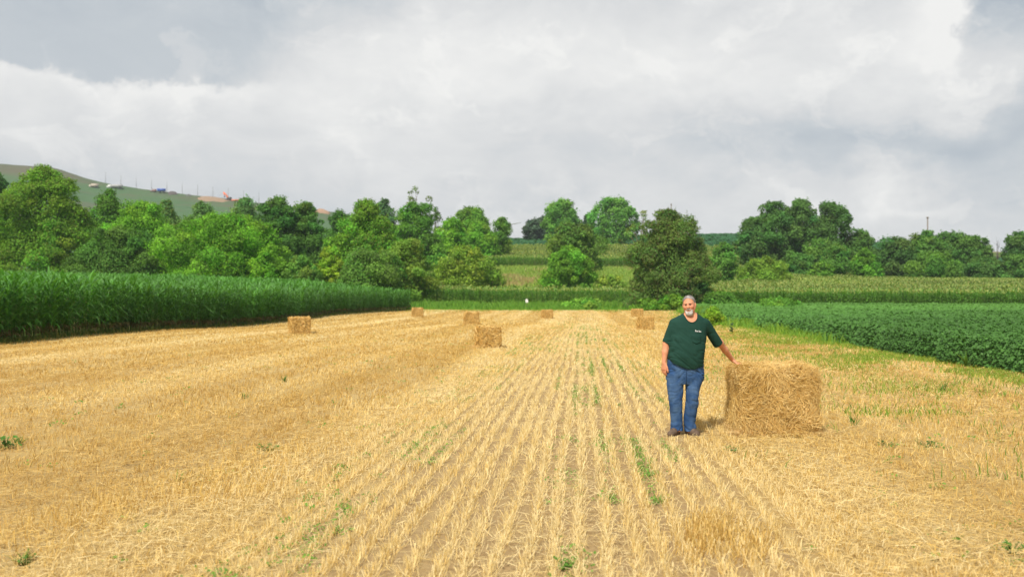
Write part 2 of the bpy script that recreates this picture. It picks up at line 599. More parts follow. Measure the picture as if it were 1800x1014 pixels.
def stubble():
    SP = 0.19
    Vs, Fs, Cs, n0 = [], [], [], 0

    def push(V, Fc, C):
        nonlocal n0
        Vs.append(V)
        Fs.append(Fc + n0)
        Cs.append(np.repeat(C, 4, 0))
        n0 += len(V)

    # standing stems in drill rows, thinner and wider with distance
    for (y0, y1, per_m, wid, hgt) in ((4.4, 9, 250, .0029, .095), (9, 14, 170, .0038, .095), (14, 22, 90, .0060, .095), (22, 36, 40, .010, .095), (36, 60, 15, .019, .09), (60, FAR, 5, .04, .09)):
        k0 = int((-21 - RD * y1) / SP)
        k1 = int(24 / SP)
        kk = np.arange(k0, k1)
        per = int((y1 - y0) * per_m)
        # only rows that cross the view
        rr = np.repeat(kk * SP, per)
        Y = rng.uniform(y0, y1, len(rr))
        gap = 0.02 * np.sin(Y * 0.7 + rr * 9) + 0.05 * np.sin(Y / 7.0 + rr * .3) * np.clip((Y - 30) / 30, 0, 1) * 3
        X = rr + RD * Y + gap + rng.normal(0, 0.027, len(rr))
        ok = in_view(X, Y) & (X > left_edge(Y)) & (X < right_edge(Y) - 0.1)
        # patches and missing plants
        dens = 0.75 + 0.6 * vnoise(np.c_[X * 1.3, Y * 0.9, np.zeros_like(X)], 21)
        clump = 0.5 + 0.7 * vnoise(np.c_[rr * 40.0, Y * 4.5, np.zeros_like(X) + 2], 22)
        ok &= clear(X, Y)
        mid = np.clip((rr + 3.0) / 1.0, 0, 1) * np.clip((2.8 - rr) / 1.2, 0, 1)
        ok &= rng.uniform(0, 1, len(X)) < np.clip(np.clip(dens, .25, 1) * np.clip(clump + 0.35, 0.2, 1) * .55 + mid * .65, 0, 1)
        X, Y = X[ok], Y[ok]
        n = len(X)
        h = hgt * rng.uniform(0.45, 1.25, n)
        lean = np.c_[rng.normal(0.05, 0.42, n), rng.normal(0, 0.42, n), np.ones(n)]
        T = nrm(lean) * (h / 2)[:, None]
        z = terrain(X, Y)
        C0 = np.c_[X, Y, z] + T
        ang = rng.uniform(-0.9, 0.9, n)
        W = np.c_[np.cos(ang), np.sin(ang), np.zeros(n)] * (wid * rng.uniform(.6, 1.5, n))[:, None]
        V, Fc = quads(C0, T, W)
        push(V, Fc, straw_cols(lane_tone(X, Y), n))
    # loose straw lying over it, in mats outside the middle rows
    for (y0, y1, per2, wid, ln) in ((4.4, 9, 1150, .0030, .16), (9, 14, 750, .0038, .17), (14, 22, 330, .0060, .19), (22, 36, 130, .010, .23), (36, 60, 40, .018, .28), (60, FAR, 12, .035, .4)):
        area = (y1 - y0) * 2 * min(0.59 * y1 + 3.6, 30)
        n = int(min(area, 40 * (y1 - y0)) * per2)
        Y = rng.uniform(y0, y1, n)
        X = rng.uniform(-1, 1, n) * np.minimum(0.59 * y1 + 3.6, 30)
        r = X - RD * Y
        mid = np.clip((r + 2.8) / 1.0, 0, 1) * np.clip((2.4 - r) / 1.0, 0, 1)
        swath = np.clip(vnoise(np.c_[r * 0.8, Y * 0.10, np.zeros(n) + 3], 31) + 0.45 * vnoise(np.c_[X * 1.6, Y * 1.1, np.zeros(n)], 32), -1, 1)
        keep = in_view(X, Y) & (X > left_edge(Y)) & (X < right_edge(Y) + 0.2) & (rng.uniform(0, 1, n) < np.clip(0.75 + 0.6 * swath, .25, 1) * (1 - 0.55 * mid))
        X, Y, swath = X[keep], Y[keep], swath[keep]
        n = len(X)
        ang = rng.normal(0.5, 0.9, n) + np.where(rng.uniform(size=n) < .3, 1.5, 0)
        T = np.c_[np.cos(ang), np.sin(ang), rng.normal(0.03, 0.16, n)]
        T = nrm(T) * (ln * rng.uniform(.25, 1.0, n) / 2)[:, None]
        W = nrm(np.cross(T, rand_dirs(n) * .5 + [0, 0, 1.])) * (wid * rng.uniform(.6, 1.4, n))[:, None]
        C0 = np.c_[X, Y, terrain(X, Y) + rng.uniform(.015, .05, n) + np.clip(swath, 0, 1) * rng.uniform(0, .09, n)]
        V, Fc = quads(C0, T, W)
        push(V, Fc, straw_cols(lane_tone(X, Y) * .85 + .07, n))
    # tall brown unmown wisps
    for (px, py, rad, cnt, hh, tone) in ((190, 905, .75, 450, .15, .25), (520, 800, .8, 350, .14, .35), (330, 860, .7, 350, .15, .3), (1245, 945, .34, 800, .13, .2), (1320, 965, .26, 300, .12, .3),
                                         (640, 720, 1.2, 500, .14, .75), (420, 870, .5, 250, .17, .35)):
        Yc = EYE * F / (py - HOR)
        Xc = (px - 900) / F * Yc
        a = rng.normal(0, .5, cnt) * rad
        b = rng.normal(0, .9, cnt) * rad
        X, Y = Xc + a * .6 + b * .3, Yc + b
        ok = Y > 5.3
        X, Y = X[ok], Y[ok]
        n = len(X)
        T = nrm(np.c_[rng.normal(.05, .35, n), rng.normal(0, .35, n), np.ones(n)]) * (hh * rng.uniform(.4, 1.2, n) / 2)[:, None]
        ang = rng.uniform(-.9, .9, n)
        W = np.c_[np.cos(ang), np.sin(ang), np.zeros(n)] * .0045
        V, Fc = quads(np.c_[X, Y, terrain(X, Y)] + T, T, W)
        push(V, Fc, straw_cols(np.full(n, tone), n))
    o = mesh_obj("straw_stubble", np.concatenate(Vs), np.concatenate(Fs), M_STRAW, np.concatenate(Cs))
    tag(o, "golden cut straw stubble in drill rows with loose straw lying over it", "stubble", kind="stuff")


stubble()


def field_weeds():
    """low green weeds between the rows, and the green flush beside the beans"""
    Vs, Fs, Cs, n0 = [], [], [], 0
    pr, pY, ps = [], [], []
    for (r0, sd, ya, yb, cnt, s) in ((-1.995, .10, 5.6, 50, 900, .024), (-2.375, .10, 5.6, 50, 700, .024), (-1.615, .05, 9, 40, 350, .022), (.285, .055, 8, 65, 1500, .021), (.665, .055, 8, 65, 1700, .021), (1.045, .055, 10, 60, 1100, .020), (1.425, .04, 12, 60, 700, .020), (-.095, .04, 14, 60, 500, .02), (-.475, .04, 18, 60, 400, .02), (-.1, .09, 5.6, 18, 150, .024), (.05, .1, 15, 60, 180, .03),
                                     (-3.1, .5, 6, 30, 110, .03), (-5.5, 1.4, 8, 40, 120, .032), (-9, 2.5, 12, 50, 120, .035), (3.2, 1.2, 6, 26, 220, .026), (5.6, 1.8, 9, 30, 260, .03), (2.0, .4, 12, 60, 180, .03), (-1.2, .5, 30, 100, 200, .05), (1.2, 1.2, 40, 105, 260, .05)):
        pr.append(rng.normal(r0, sd, cnt))
        Y = ya + (yb - ya) * rng.uniform(0, 1, cnt) ** 1.3
        pY.append(Y)
        ps.append(np.full(cnt, s) * rng.uniform(.6, 1.3, cnt))
    r, Y, s = map(np.concatenate, (pr, pY, ps))
    X = r + RD * Y
    ok = in_view(X, Y, 0) & (X < right_edge(Y) - .3) & (vnoise(np.c_[X * 2, Y * .55, X * 0], 41) + .6 * vnoise(np.c_[X * 5, Y * 1.7, X * 0], 42) + rng.normal(0, .3, len(X)) > 0.02)
    X, Y, s = X[ok], Y[ok], s[ok]
    # every weed: 9 small leaves
    K = 11
    n = len(X) * K
    bx = np.repeat(X, K) + rng.normal(0, 1, n) * np.repeat(s, K) * 1.5
    by = np.repeat(Y, K) + rng.normal(0, 1, n) * np.repeat(s, K) * 1.9
    ss = np.repeat(s, K) * rng.uniform(.5, 1.2, n)
    bz = terrain(bx, by) + .02 + rng.uniform(0, 1, n) * np.repeat(s, K) * 1.6
    nn = nrm(rand_dirs(n) * .7 + [0, -.2, 1.])
    T = nrm(np.cross(nn, rand_dirs(n)))
    W = np.cross(nn, T)
    V, Fc = rhombs(np.c_[bx, by, bz], T * (ss * .62)[:, None], W * (ss * .38)[:, None])
    g = np.array([.14, .28, .045]) * rng.uniform(.7, 1.4, (n, 1)) * np.array([1, 1, 1]) + rng.uniform(0, .03, (n, 1)) * [1, .6, 0]
    o = mesh_obj("field_weeds", V, Fc, M_GRASS, np.repeat(g, 4, 0))
    tag(o, "small green weeds sprouting between the straw rows", "weeds", kind="stuff")


field_weeds()


def blades(X, Y, h, wid, cols, lean=.25, seg=2, base_z=None):
    """tapering grass blades, bent"""
    n = len(X)
    z = terrain(X, Y) if base_z is None else base_z
    a = rng.uniform(0, 2 * np.pi, n)
    ld = np.c_[np.cos(a), np.sin(a), np.zeros(n)] * (lean * rng.uniform(.2, 1.6, n) * h)[:, None]
    b = rng.uniform(-.8, .8, n)
    W = np.c_[np.cos(b), np.sin(b), np.zeros(n)] * wid[:, None]
    P0 = np.c_[X, Y, z]
    ring = []
    for j in range(seg + 1):
        t = j / seg
        P = P0 + ld * t * t + np.c_[np.zeros(n), np.zeros(n), h * t * (1 - .18 * t)]
        w = W * (1 - .85 * t)
        ring += [P - w, P + w]
    V = np.stack(ring, 1)
    k = 2 * (seg + 1)
    Fc = []
    base = np.arange(n) * k
    for j in range(seg):
        Fc.append(np.c_[base + 2 * j, base + 2 * j + 1, base + 2 * j + 3, base + 2 * j + 2])
    return V.reshape(-1, 3), np.concatenate(Fc), np.repeat(cols, k, 0)


def grass_cols(n, a=(.11, .26, .03), b=(.23, .36, .045)):
    t = rng.uniform(0, 1, (n, 1))
    return (np.array(a) * (1 - t) + np.array(b) * t) * rng.uniform(.75, 1.2, (n, 1))


def grasses():
    MBs = []
    # green flush along the bean edge, thinning into the stubble
    n = 90000
    Y = 14 + 100 * rng.uniform(0, 1, n) ** 1.8
    off = np.abs(rng.normal(0, 1, n)) * np.interp(Y, [20, 35, 60, 110], [2.6, 2.4, 1.8, 1.4])
    X = right_edge(Y) + .25 - off
    ok = in_view(X, Y, .5) & (vnoise(np.c_[X * .9, Y * .5, X * 0 + 5], 51) + rng.normal(0, .35, n) > -.1 + .10 * off)
    X, Y = X[ok], Y[ok]
    n = len(X)
    MBs.append(blades(X, Y, rng.uniform(.05, .17, n), .008 + Y * .00022, grass_cols(n, (.15, .30, .03), (.36, .42, .07)), .5))
    # sparse green through the stubble on the right
    n = 16000
    Y = 9 + 30 * rng.uniform(0, 1, n) ** 1.3
    X = rng.uniform(2.5, 13, n)
    ok = in_view(X, Y) & (X < right_edge(Y)) & (rng.uniform(size=n) < np.clip((X - 2) / 10, 0.05, 1)) & (vnoise(np.c_[X * 1.2, Y * .8, X * 0], 52) > .05)
    X, Y = X[ok], Y[ok]
    n = len(X)
    MBs.append(blades(X, Y, rng.uniform(.06, .2, n), .006 + Y * .0002, grass_cols(n, (.12, .24, .03), (.24, .33, .06)), .5))
    # light green strip across the far end of the stubble
    n = 15000
    X = rng.uniform(-14, 26, n)
    Y = FAR - 1.5 + rng.uniform(0, 13, n) ** 1.0
    tall = np.clip((Y - FAR + 1.5) / 5, .15, 1)
    MBs.append(blades(X, Y, tall * rng.uniform(.3, 1.25, n) * (1 + .4 * vnoise(np.c_[X * .5, Y * .5, X * 0], 57)), np.full(n, .055), grass_cols(n, (.11, .29, .03), (.22, .38, .045)), .35))
    n = 2500
    X = rng.uniform(-14, 22, n)
    Y = FAR - 12 + 11 * rng.uniform(0, 1, n) ** .6
    ok = vnoise(np.c_[X * .25, Y * .35, X * 0], 55) > .12
    X, Y = X[ok], Y[ok]
    n = len(X)
    MBs.append(blades(X, Y, rng.uniform(.08, .2, n), np.full(n, .05), grass_cols(n, (.16, .27, .03), (.30, .36, .06)), .5))
    # taller grassy weeds where the beans meet the stubble
    n = 9000
    Y = 34 + 82 * rng.uniform(0, 1, n) ** .9
    X = right_edge(Y) + rng.normal(.1, .55, n) * np.interp(Y, [30, 60, 110], [.6, 1.0, 1.6])
    hh = np.interp(Y, [34, 55, 110], [.35, .75, 1.0]) * (.55 + .8 * np.clip(vnoise(np.c_[Y * .35, X * .3, X * 0], 58), -.4, 1))
    ok = rng.uniform(size=n) < np.interp(Y, [34, 50, 70], [.3, .9, 1])
    X, Y, hh = X[ok], Y[ok], hh[ok]
    n = len(X)
    MBs.append(blades(X, Y, hh * rng.uniform(.6, 1.2, n), .014 + Y * .0004, grass_cols(n, (.12, .28, .03), (.26, .40, .05)), .35))
    # foot of the left corn
    n = 2500
    Y = 36 + 75 * rng.uniform(0, 1, n) ** 1.5
    X = left_edge(Y) + rng.normal(-.1, .25, n)
    MBs.append(blades(X, Y, rng.uniform(.1, .35, n), .01 + Y * .0003, grass_cols(n, (.08, .18, .03), (.30, .26, .08)), .5))
    V, Fc, C, k = [], [], [], 0
    for (v, f, c) in MBs:
        V.append(v)
        Fc.append(f + k)
        C.append(c)
        k += len(v)
    o = mesh_obj("grass", np.concatenate(V), np.concatenate(Fc), M_GRASS, np.concatenate(C))
    tag(o, "bright green grass round the edges of the stubble", "grass", kind="stuff")
    # meadow slope behind the far corn strip
    n = 42000
    Y = 142 + rng.uniform(0, 1, n) * 74
    X = rng.uniform(-34, 52, n)
    dry = vnoise(np.c_[X * .09, Y * .07, X * 0], 61) + .5 * vnoise(np.c_[X * .3, Y * .25, X * 0], 62) + (Y - 205) * .012 - .12
    c = np.where((dry + rng.normal(0, .25, n) > .18)[:, None], np.array([.46, .38, .16]) * rng.uniform(.7, 1.1, (n, 1)), grass_cols(n, (.18, .33, .05), (.36, .45, .09)))
    v, f, c = blades(X, Y, rng.uniform(.4, .95, n), np.full(n, .11), c, .35)
    o = mesh_obj("meadow_grass", v, f, M_GRASS, c)
    tag(o, "rough meadow grass with tan dry patches on the slope", "meadow grass", kind="stuff")


grasses()


# ------------------------------------------------------------------ corn
def leaf_strip(base, az, L, w, th0, droop, seg, col0, col1):
    """one arching corn leaf"""
    h = np.array([math.cos(az), math.sin(az), 0])
    sd = np.array([-math.sin(az), math.cos(az), 0])
    p = np.array(base, float)
    V, C = [], []
    for j in range(seg + 1):
        t = j / seg
        ww = w * (0.55 + 1.1 * t) if t < .35 else w * max(1.0 - ((t - .35) / .65) ** 1.6, .04)
        V += [p - sd * ww / 2, p + sd * ww / 2]
        c = np.array(col0) * (1 - t) + np.array(col1) * t
        C += [c, c]
        th = th0 - droop * (t + .5 / seg)
        p = p + (h * math.cos(th) + np.array([0, 0, 1]) * math.sin(th)) * L / seg
    Fc = [[2 * j, 2 * j + 1, 2 * j + 3, 2 * j + 2] for j in range(seg)]
    return V, Fc, C


GL = np.array([.092, .255, .040])
GD = np.array([.026, .095, .022])


def corn_variant(seed, H=2.35, leaves=13, seg=5, lo=.35, tassel=False, wide=1.0, g=GL, stalk=True, up=0.0):
    r = random.Random(seed)
    b = MB()
    if stalk:
        st = [[0, 0, 0], [r.gauss(0, .02), r.gauss(0, .02), H * .5], [r.gauss(0, .04), r.gauss(0, .04), H * .93]]
        b.tube(st, [.016, .013, .006], 3, g * [1.2, .9, 1.0])
    a0 = r.uniform(0, 6.28)
    for k in range(leaves):
        t = k / max(leaves - 1, 1)
        z = H * (lo + (.93 - lo) * t)
        az = a0 + math.pi * (k % 2) + r.gauss(0, .35)
        L = (0.62 + .42 * math.sin(math.pi * min(t * .85 + .15, 1))) * r.uniform(.85, 1.1)
        th = R(48 + 24 * t + up) + r.gauss(0, .12)
        dr = R(125 - 45 * t) * r.uniform(.7, 1.15)
        c = g * r.uniform(.75, 1.25)
        if tassel is False and t < .12:
            c = np.array([.20, .16, .06]) * r.uniform(.7, 1.2)
        V, Fc, C = leaf_strip([0, 0, z], az, L, .085 * wide * r.uniform(.85, 1.15), th, dr, seg, c * .95, c * [1.25, 1.12, 1.2])
        b.add(V, Fc, C)
    if tassel:
        tc = np.array([.66, .60, .24])
        for k in range(7):
            az = r.uniform(0, 6.28)
            V, Fc, C = leaf_strip([0, 0, H * .93], az, .38 * r.uniform(.8, 1.1), .034 * wide, R(80 if k == 0 else 62), R(10 if k == 0 else 55), 2, tc * [.8, .9, .8], tc * r.uniform(.9, 1.15))
            b.add(V, Fc, C)
    return np.concatenate(b.v), {k: np.concatenate(a) for k, a in b.f.items() if a}, np.concatenate(b.c)


def bake(name, sets, mat, label, cat):
    """sets: list of (variants, X, Y, scale array, tint array) -> one mesh"""
    Vs, F3, F4, Cs, n0 = [], [], [], [], 0
    for (vars_, X, Y, sc, tint) in sets:
        pick = rng.integers(0, len(vars_), len(X))
        rot = rng.uniform(0, 2 * np.pi, len(X))
        z = terrain(X, Y)
        for q, (V, Fd, C) in enumerate(vars_):
            m = pick == q
            n = int(m.sum())
            if not n:
                continue
            ca, sa = np.cos(rot[m])[:, None], np.sin(rot[m])[:, None]
            s = sc[m][:, None]
            P = np.stack([(V[:, 0] * ca - V[:, 1] * sa) * s + X[m][:, None], (V[:, 0] * sa + V[:, 1] * ca) * s + Y[m][:, None], V[:, 2] * s + z[m][:, None]], -1)
            Vs.append(P.reshape(-1, 3))
            Cs.append((C[None] * tint[m][:, None, None]).reshape(-1, 3))
            off = (np.arange(n) * len(V))[:, None, None] + n0
            for k, Fk in Fd.items():
                (F3 if k == 3 else F4).append((Fk[None] + off).reshape(-1, k))
            n0 += n * len(V)
    fs = [np.concatenate(a) for a in (F4, F3) if a]
    o = mesh_obj(name, np.concatenate(Vs), fs, mat, np.concatenate(Cs))
    return tag(o, label, cat, kind="stuff")


def left_corn():
    full = [corn_variant(100 + k, 2.5, 17, 4, .10, wide=1.1) for k in range(9)]
    top = [corn_variant(200 + k, 2.55, 6, 3, .66, stalk=False, wide=1.15) for k in range(7)]
    far = [corn_variant(300 + k, 2.55, 5, 2, .70, stalk=False, wide=1.9) for k in range(6)]
    sets = []

    def field(r0, r1, sp, y0, y1, var, keepf=1.0):
        rows = np.arange(r0, r1, .76)
        n = int((y1 - y0) / sp)
        Y = np.tile(np.linspace(y0, y1, n), len(rows)) + rng.normal(0, .05, len(rows) * n)
        X = left_edge(Y) - np.repeat(rows, n) + rng.normal(0, .05, len(Y))
        ok = (X > -.5625 * Y - 7.0) & (rng.uniform(size=len(Y)) < keepf)
        ok &= vnoise(np.c_[X * .9, Y * .9, X * 0], 72) > -.72
        X, Y = X[ok], Y[ok]
        dd = vnoise(np.c_[X * .12, Y * .12, X * 0], 71)
        sets.append((var, X, Y, rng.uniform(.84, 1.1, len(X)) * (1 + .06 * dd), (1 + .18 * dd) * rng.uniform(.85, 1.15, len(X))))
    field(.25, 2.4, .17, 28, 75, full)
    field(.25, 2.4, .26, 75, 119, full)
    field(2.5, 14, .2, 30, 72, top)
    field(2.5, 14, .3, 72, 119, far)
    field(14, 48, .34, 40, 124, far)
    # the back corner where the corn ends at the grass
    bake("corn_field", sets, M_CORN, "tall dark green corn standing along the left side of the stubble", "corn field")


left_corn()


def tassel_corn():
    G2 = np.array([.145, .255, .046])
    face = [corn_variant(400 + k, 2.45, 12, 3, .12, True, 1.5, G2 * [1.05, 1.30, 1.2], True, 8) for k in range(7)]
    top = [corn_variant(450 + k, 2.45, 4, 2, .70, True, 2.9, G2, False, 6) for k in range(6)]
    sets = []

    def block(xa, xb, yf, depth, var_sp, tint=1.0, wide_ok=True, facem=2.6, topd=.5):
        # face rows
        n = int((xb - xa) / var_sp)
        for k in range(int(facem / .76) + 1):
            X = np.linspace(xa, xb, n) + rng.normal(0, .05, n)
            Y = yf(X) + k * .76 + rng.normal(0, .06, n)
            sets.append((face, X, Y, rng.uniform(.9, 1.08, n), tint * rng.uniform(.8, 1.2, n)))
        m = int((xb - xa) * depth * topd)
        X = rng.uniform(xa, xb, m)
        t = rng.uniform(0, 1, m)
        Y = yf(X) + facem + t * (depth - facem)
        dd = vnoise(np.c_[X * .07, Y * .07, X * 0], 73)
        sets.append((top, X, Y, rng.uniform(.9, 1.08, m), tint * (1 + .2 * dd) * rng.uniform(.85, 1.2, m)))
        return sets

    # strip along the far end, then opening into the block on the right
    block(-26, 22, lambda X: 135 + 0 * X, 11, .24)
    block(22, 74, lambda X: np.interp(X, [22, 40, 74], [131, 122, 114]), 18, .22)
    m = 42000
    Y = 128 + 80 * rng.uniform(0, 1, m)
    X = rng.uniform(18, 125, m)
    ok = (X < .58 * Y + 3) & (X > 18 + (Y - 128) * .55)
    X, Y = X[ok], Y[ok]
    dd = vnoise(np.c_[X * .05, Y * .08, X * 0], 74)
    sets.append((top, X, Y, rng.uniform(.9, 1.06, len(X)), (1 + .2 * dd) * rng.uniform(.85, 1.2, len(X))))
    bake("tasselled_corn", sets, M_CORN, "corn with pale yellow tassels beyond the beans and the far grass strip", "corn field")
    sets.clear()
    block(-36, 88, lambda X: 214 + .02 * X, 92, .30, 1.0, facem=3.2, topd=1.25)
    bake("hillside_corn", sets, M_CORN, "band of tasselled corn across the hillside above the meadow", "corn field")


tassel_corn()


# ------------------------------------------------------------------ soybeans
def beans():
    Vs, Fs, Cs, n0 = [], [], [], 0
    for (y0, y1, dens, s) in ((13, 32, 900, .048), (32, 48, 480, .066), (48, 75, 190, .095), (75, 122, 55, .16)):
        xa = 10.5
        xb = .575 * y1 + 6.5
        xa = 9.0
        n = int((xb - xa) * (y1 - y0) * dens)
        X = rng.uniform(xa, xb, n)
        Y = rng.uniform(y0, y1, n)
        e = right_edge(Y)
        wob = .22 * vnoise(np.c_[Y * .7, X * 0, X * 0], 81)
        d = X - e - wob
        ok = (d > 0) & (X < .5625 * Y + 6.0)
        X, Y, d = X[ok], Y[ok], d[ok]
        row = .5 + .5 * np.cos((X - RD * Y) / .76 * 2 * np.pi)
        H = .82 + .10 * vnoise(np.c_[X * .5, Y * .5, X * 0], 82) + .07 * row * (s < .1) + .08 * vnoise(np.c_[X * 2.2, Y * 2.2, X * 0], 83)
        H *= np.clip(.45 + d / .35, .45, 1)
        n = len(X)
        # on the edge leaves go down to the ground, inside they sit on top
        deep = np.where(d < .55, rng.uniform(0, 1, n), rng.uniform(0, 1, n) ** 2.2 * .42)
        Z = terrain(X, Y) + H * (1 - deep * .92)
        out = np.c_[-np.clip(1 - d / .5, 0, 1) * .8, -.25 * np.ones(n), np.ones(n)]
        nn = nrm(out + rand_dirs(n) * .75)
        T = nrm(np.cross(nn, rand_dirs(n)))
        W = np.cross(nn, T)
        ss = s * rng.uniform(.7, 1.3, n)
        V, Fc = rhombs(np.c_[X, Y, Z], T * ss[:, None], W * (ss * .72)[:, None])
        c = np.array([.082, .200, .040]) * rng.uniform(.75, 1.3, (n, 1)) * (1 + .22 * vnoise(np.c_[X * .1, Y * .1, X * 0], 84))[:, None]
        c = c + np.clip((Y - 45) / 60, 0, 1)[:, None] * np.array([.03, .06, .005])
        Vs.append(V)
        Fs.append(Fc + n0)
        Cs.append(np.repeat(c, 4, 0))
        n0 += len(V)
    o = mesh_obj("soybean_crop", np.concatenate(Vs), np.concatenate(Fs), M_SOY, np.concatenate(Cs))
    tag(o, "low dark green soybean crop on the right of the stubble", "soybeans", kind="stuff")
    # dark crop on the crest of the hill
    n = 26000
    Y = rng.uniform(312, 415, n)
    X = rng.uniform(-16, 195, n)
    s = .8
    nn = nrm(rand_dirs(n) * .5 + [0, -.2, 1.])
    T = nrm(np.cross(nn, rand_dirs(n)))
    V, Fc = rhombs(np.c_[X, Y, terrain(X, Y) + rng.uniform(.35, .8, n)], T * s, np.cross(nn, T) * s * .8)
    c = np.array([.034, .125, .040]) * rng.uniform(.8, 1.2, (n, 1))
    o = mesh_obj("hilltop_crop", V, Fc, M_SOY, np.repeat(c, 4, 0))
    tag(o, "smooth dark green crop along the crest of the hill", "crop", kind="stuff")


beans()

rng = np.random.default_rng(23)


# ------------------------------------------------------------------ trees
def prof(kind, t):
    if kind == 'cone':
        return np.clip((1 - t) ** .62 * np.clip(t / .14, 0, 1) ** .5, .03, 1)
    if kind == 'spread':
        return np.clip(np.sin(np.pi * np.clip(t * .78 + .2, 0, 1)) ** .7, .05, 1)
    if kind == 'dome':
        return np.clip((1 - t ** 1.9) ** .62 * np.clip(.80 + t, .8, 1), .05, 1)
    if kind == 'bush':
        return np.clip((1 - t ** 2.2) ** .5, .05, 1) * np.clip(.72 + t, .72, 1)
    return np.clip(np.sin(np.pi * np.clip(t * .88 + .08, 0, 1)) ** .6, .05, 1)


def tree(name, label, cat, px, top, hw, Y, kind='round', col=(.045, .115, .02), lobes=26, low=.10, dens=1.0, lsz=1.0, tip=None, group=None, bark=(.16, .12, .085),
         base=None, sparse=False, lobe_r=.36, bare=False, depth=.9):
    if kind == 'round' and Y < 210 and px < 780:
        kind, low = 'dome', .0
    lobe_r *= .86
    g = ground_at(px, Y)
    z0 = g[2] - .1
    ztop = EYE + (HOR - top) / F * Y
    H = max(ztop - z0, .6)
    Rw = hw * (1.16 if Y > 100 else 1.05) / F * Y
    root = empty(name, (g[0], g[1], z0), label, cat, group)
    lo = low * H
    hc = H - lo
    # lobes
    al = lobe_r * 1.12 * Rw ** .75 * (hc / 2) ** .25
    if not (sparse or bare):
        env = 4 * np.pi * Rw ** 1.2 * (hc / 2) ** .8
        lobes = int(np.clip(1.55 * env / (np.pi * al * al), 12, 130))
    t = (np.arange(lobes) + rng.uniform(.1, .9, lobes)) / lobes
    t = t ** .9
    an = np.arange(lobes) * 2.4 + rng.normal(0, .6, lobes)
    pr = prof(kind, t)
    lr = al * rng.uniform(.42, 1.3, lobes) * np.clip(.5 + .5 * pr, .4, 1)
    rr = np.clip(pr * Rw - lr * .70, 0, None) * np.where(rng.uniform(size=lobes) < .2, rng.uniform(.3, .8, lobes), rng.uniform(.86, 1.08, lobes))
    irr = vnoise(np.c_[np.cos(an) * 1.6 + px * .37, np.sin(an) * 1.6 + Y * .11, t * 3.2], 97)
    rr = rr * (1 + .38 * irr)
    C = np.c_[np.cos(an) * rr, np.sin(an) * rr * depth, lo + t * hc]
    C[:, 2] = np.minimum(C[:, 2] + .05 * hc * rng.normal(0, 1, lobes), H - lr * .62)
    C[:, 2] = np.maximum(C[:, 2], lo + lr * .3)
    k = int(np.argmax(C[:, 2]))
    C[k, :2] *= .3
    C[k, 2] = H - lr[k] * .65
    # trunk and limbs
    b = MB()
    tr = max(.018 * H, .03) * (1.0 if not sparse else .8)
    tp = [[0, 0, 0], [rng.normal(0, .01) * H, rng.normal(0, .01) * H, H * .25], [rng.normal(0, .02) * H, rng.normal(0, .02) * H, H * .5], [0, 0, H * .82]]
    b.tube(tp, [tr * 1.3, tr, tr * .7, tr * .2], 7, bark)
    for j in range(0, lobes, 1 if (sparse or bare) else 4):
        c = C[j]
        s = np.array([0, 0, max(min(c[2] * .62, H * .6), lo * .6)])
        midp = (s + c) / 2 + np.array([0, 0, -.04 * H]) + rng.normal(0, .015, 3) * H
        b.tube([s, midp, c], [tr * .42, tr * .26, tr * .08], 5, bark)
        if bare:
            for _ in range(5):
                e = c + rng.normal(0, 1, 3) * lr[j] * [1, 1, .8] + [0, 0, lr[j] * .5]
                b.tube([midp * .4 + c * .6, e], [tr * .12, tr * .04], 3, bark)
    b.build("trunk", M_BARK, root)
    if bare:
        return root
    # leaves
    s0 = max(.085, Y / 910.0 * 1.05) * lsz
    area = 4 * np.pi * (lr ** 2)
    n_l = np.clip(area / (s0 * s0 * 1.5) * (.50 if sparse else .85) * dens, 16, 2600).astype(int)
    own = np.repeat(np.arange(lobes), n_l)
    n = len(own)
    d = rand_dirs(n)
    outc = nrm(C - np.array([0, 0, lo + hc * .45]))
    d = nrm(d + outc[own] * .35 + np.array([0, -.12, .18]))
    rad = lr[own] * rng.uniform(.62, 1.06, n) * (1 + .34 * vnoise(d * 2.6 + own[:, None] * 3.7, 91))
    P = C[own] + d * rad[:, None] * np.array([1, 1, .78])
    # shoots that break the outline
    nsp = lobes * (5 if not sparse else 3)
    so = rng.integers(0, lobes, nsp)
    sd = nrm(rand_dirs(nsp) + outc[so] * .9 + np.array([0, 0, .5]))
    sl = lr[so] * rng.uniform(.15, .62, nsp)
    q = np.tile(np.linspace(.15, 1, 8), nsp)
    o8 = np.repeat(so, 8)
    P = np.r_[P, C[o8] + np.repeat(sd * (lr[so] * .85)[:, None] * [1, 1, .8], 8, 0) + np.repeat(nrm(sd + [0, 0, .35]) * sl[:, None], 8, 0) * q[:, None] + rng.normal(0, s0 * .55, (nsp * 8, 3))]
    d = np.r_[d, np.repeat(sd, 8, 0)]
    own = np.r_[own, o8]
    rad = np.r_[rad, lr[o8]]
    n += nsp * 8
    if not sparse:
        # leaves through the inside of the crown, between the lobes
        nf = int(n * .30)
        tf = rng.uniform(.03, .95, nf)
        rf = prof(kind, tf) * Rw * .80 * np.sqrt(rng.uniform(0.15, 1, nf))
        af = rng.uniform(0, 2 * np.pi, nf)
        P = np.r_[P, np.c_[np.cos(af) * rf, np.sin(af) * rf * depth, lo + tf * (H - lo) * .95]]
        d = np.r_[d, nrm(np.c_[np.cos(af), np.sin(af), np.full(nf, .4)])]
        own = np.r_[own, rng.integers(0, lobes, nf)]
        rad = np.r_[rad, np.zeros(nf)]
        n += nf
    nn = nrm(d * .8 + rand_dirs(n) * .75 + np.array([0, 0, .45]))
    T = nrm(np.cross(nn, rand_dirs(n)))
    T[:, 2] -= .25
    T = nrm(T)
    W = nrm(np.cross(nn, T))
    ss = s0 * rng.uniform(.6, 1.25, n)
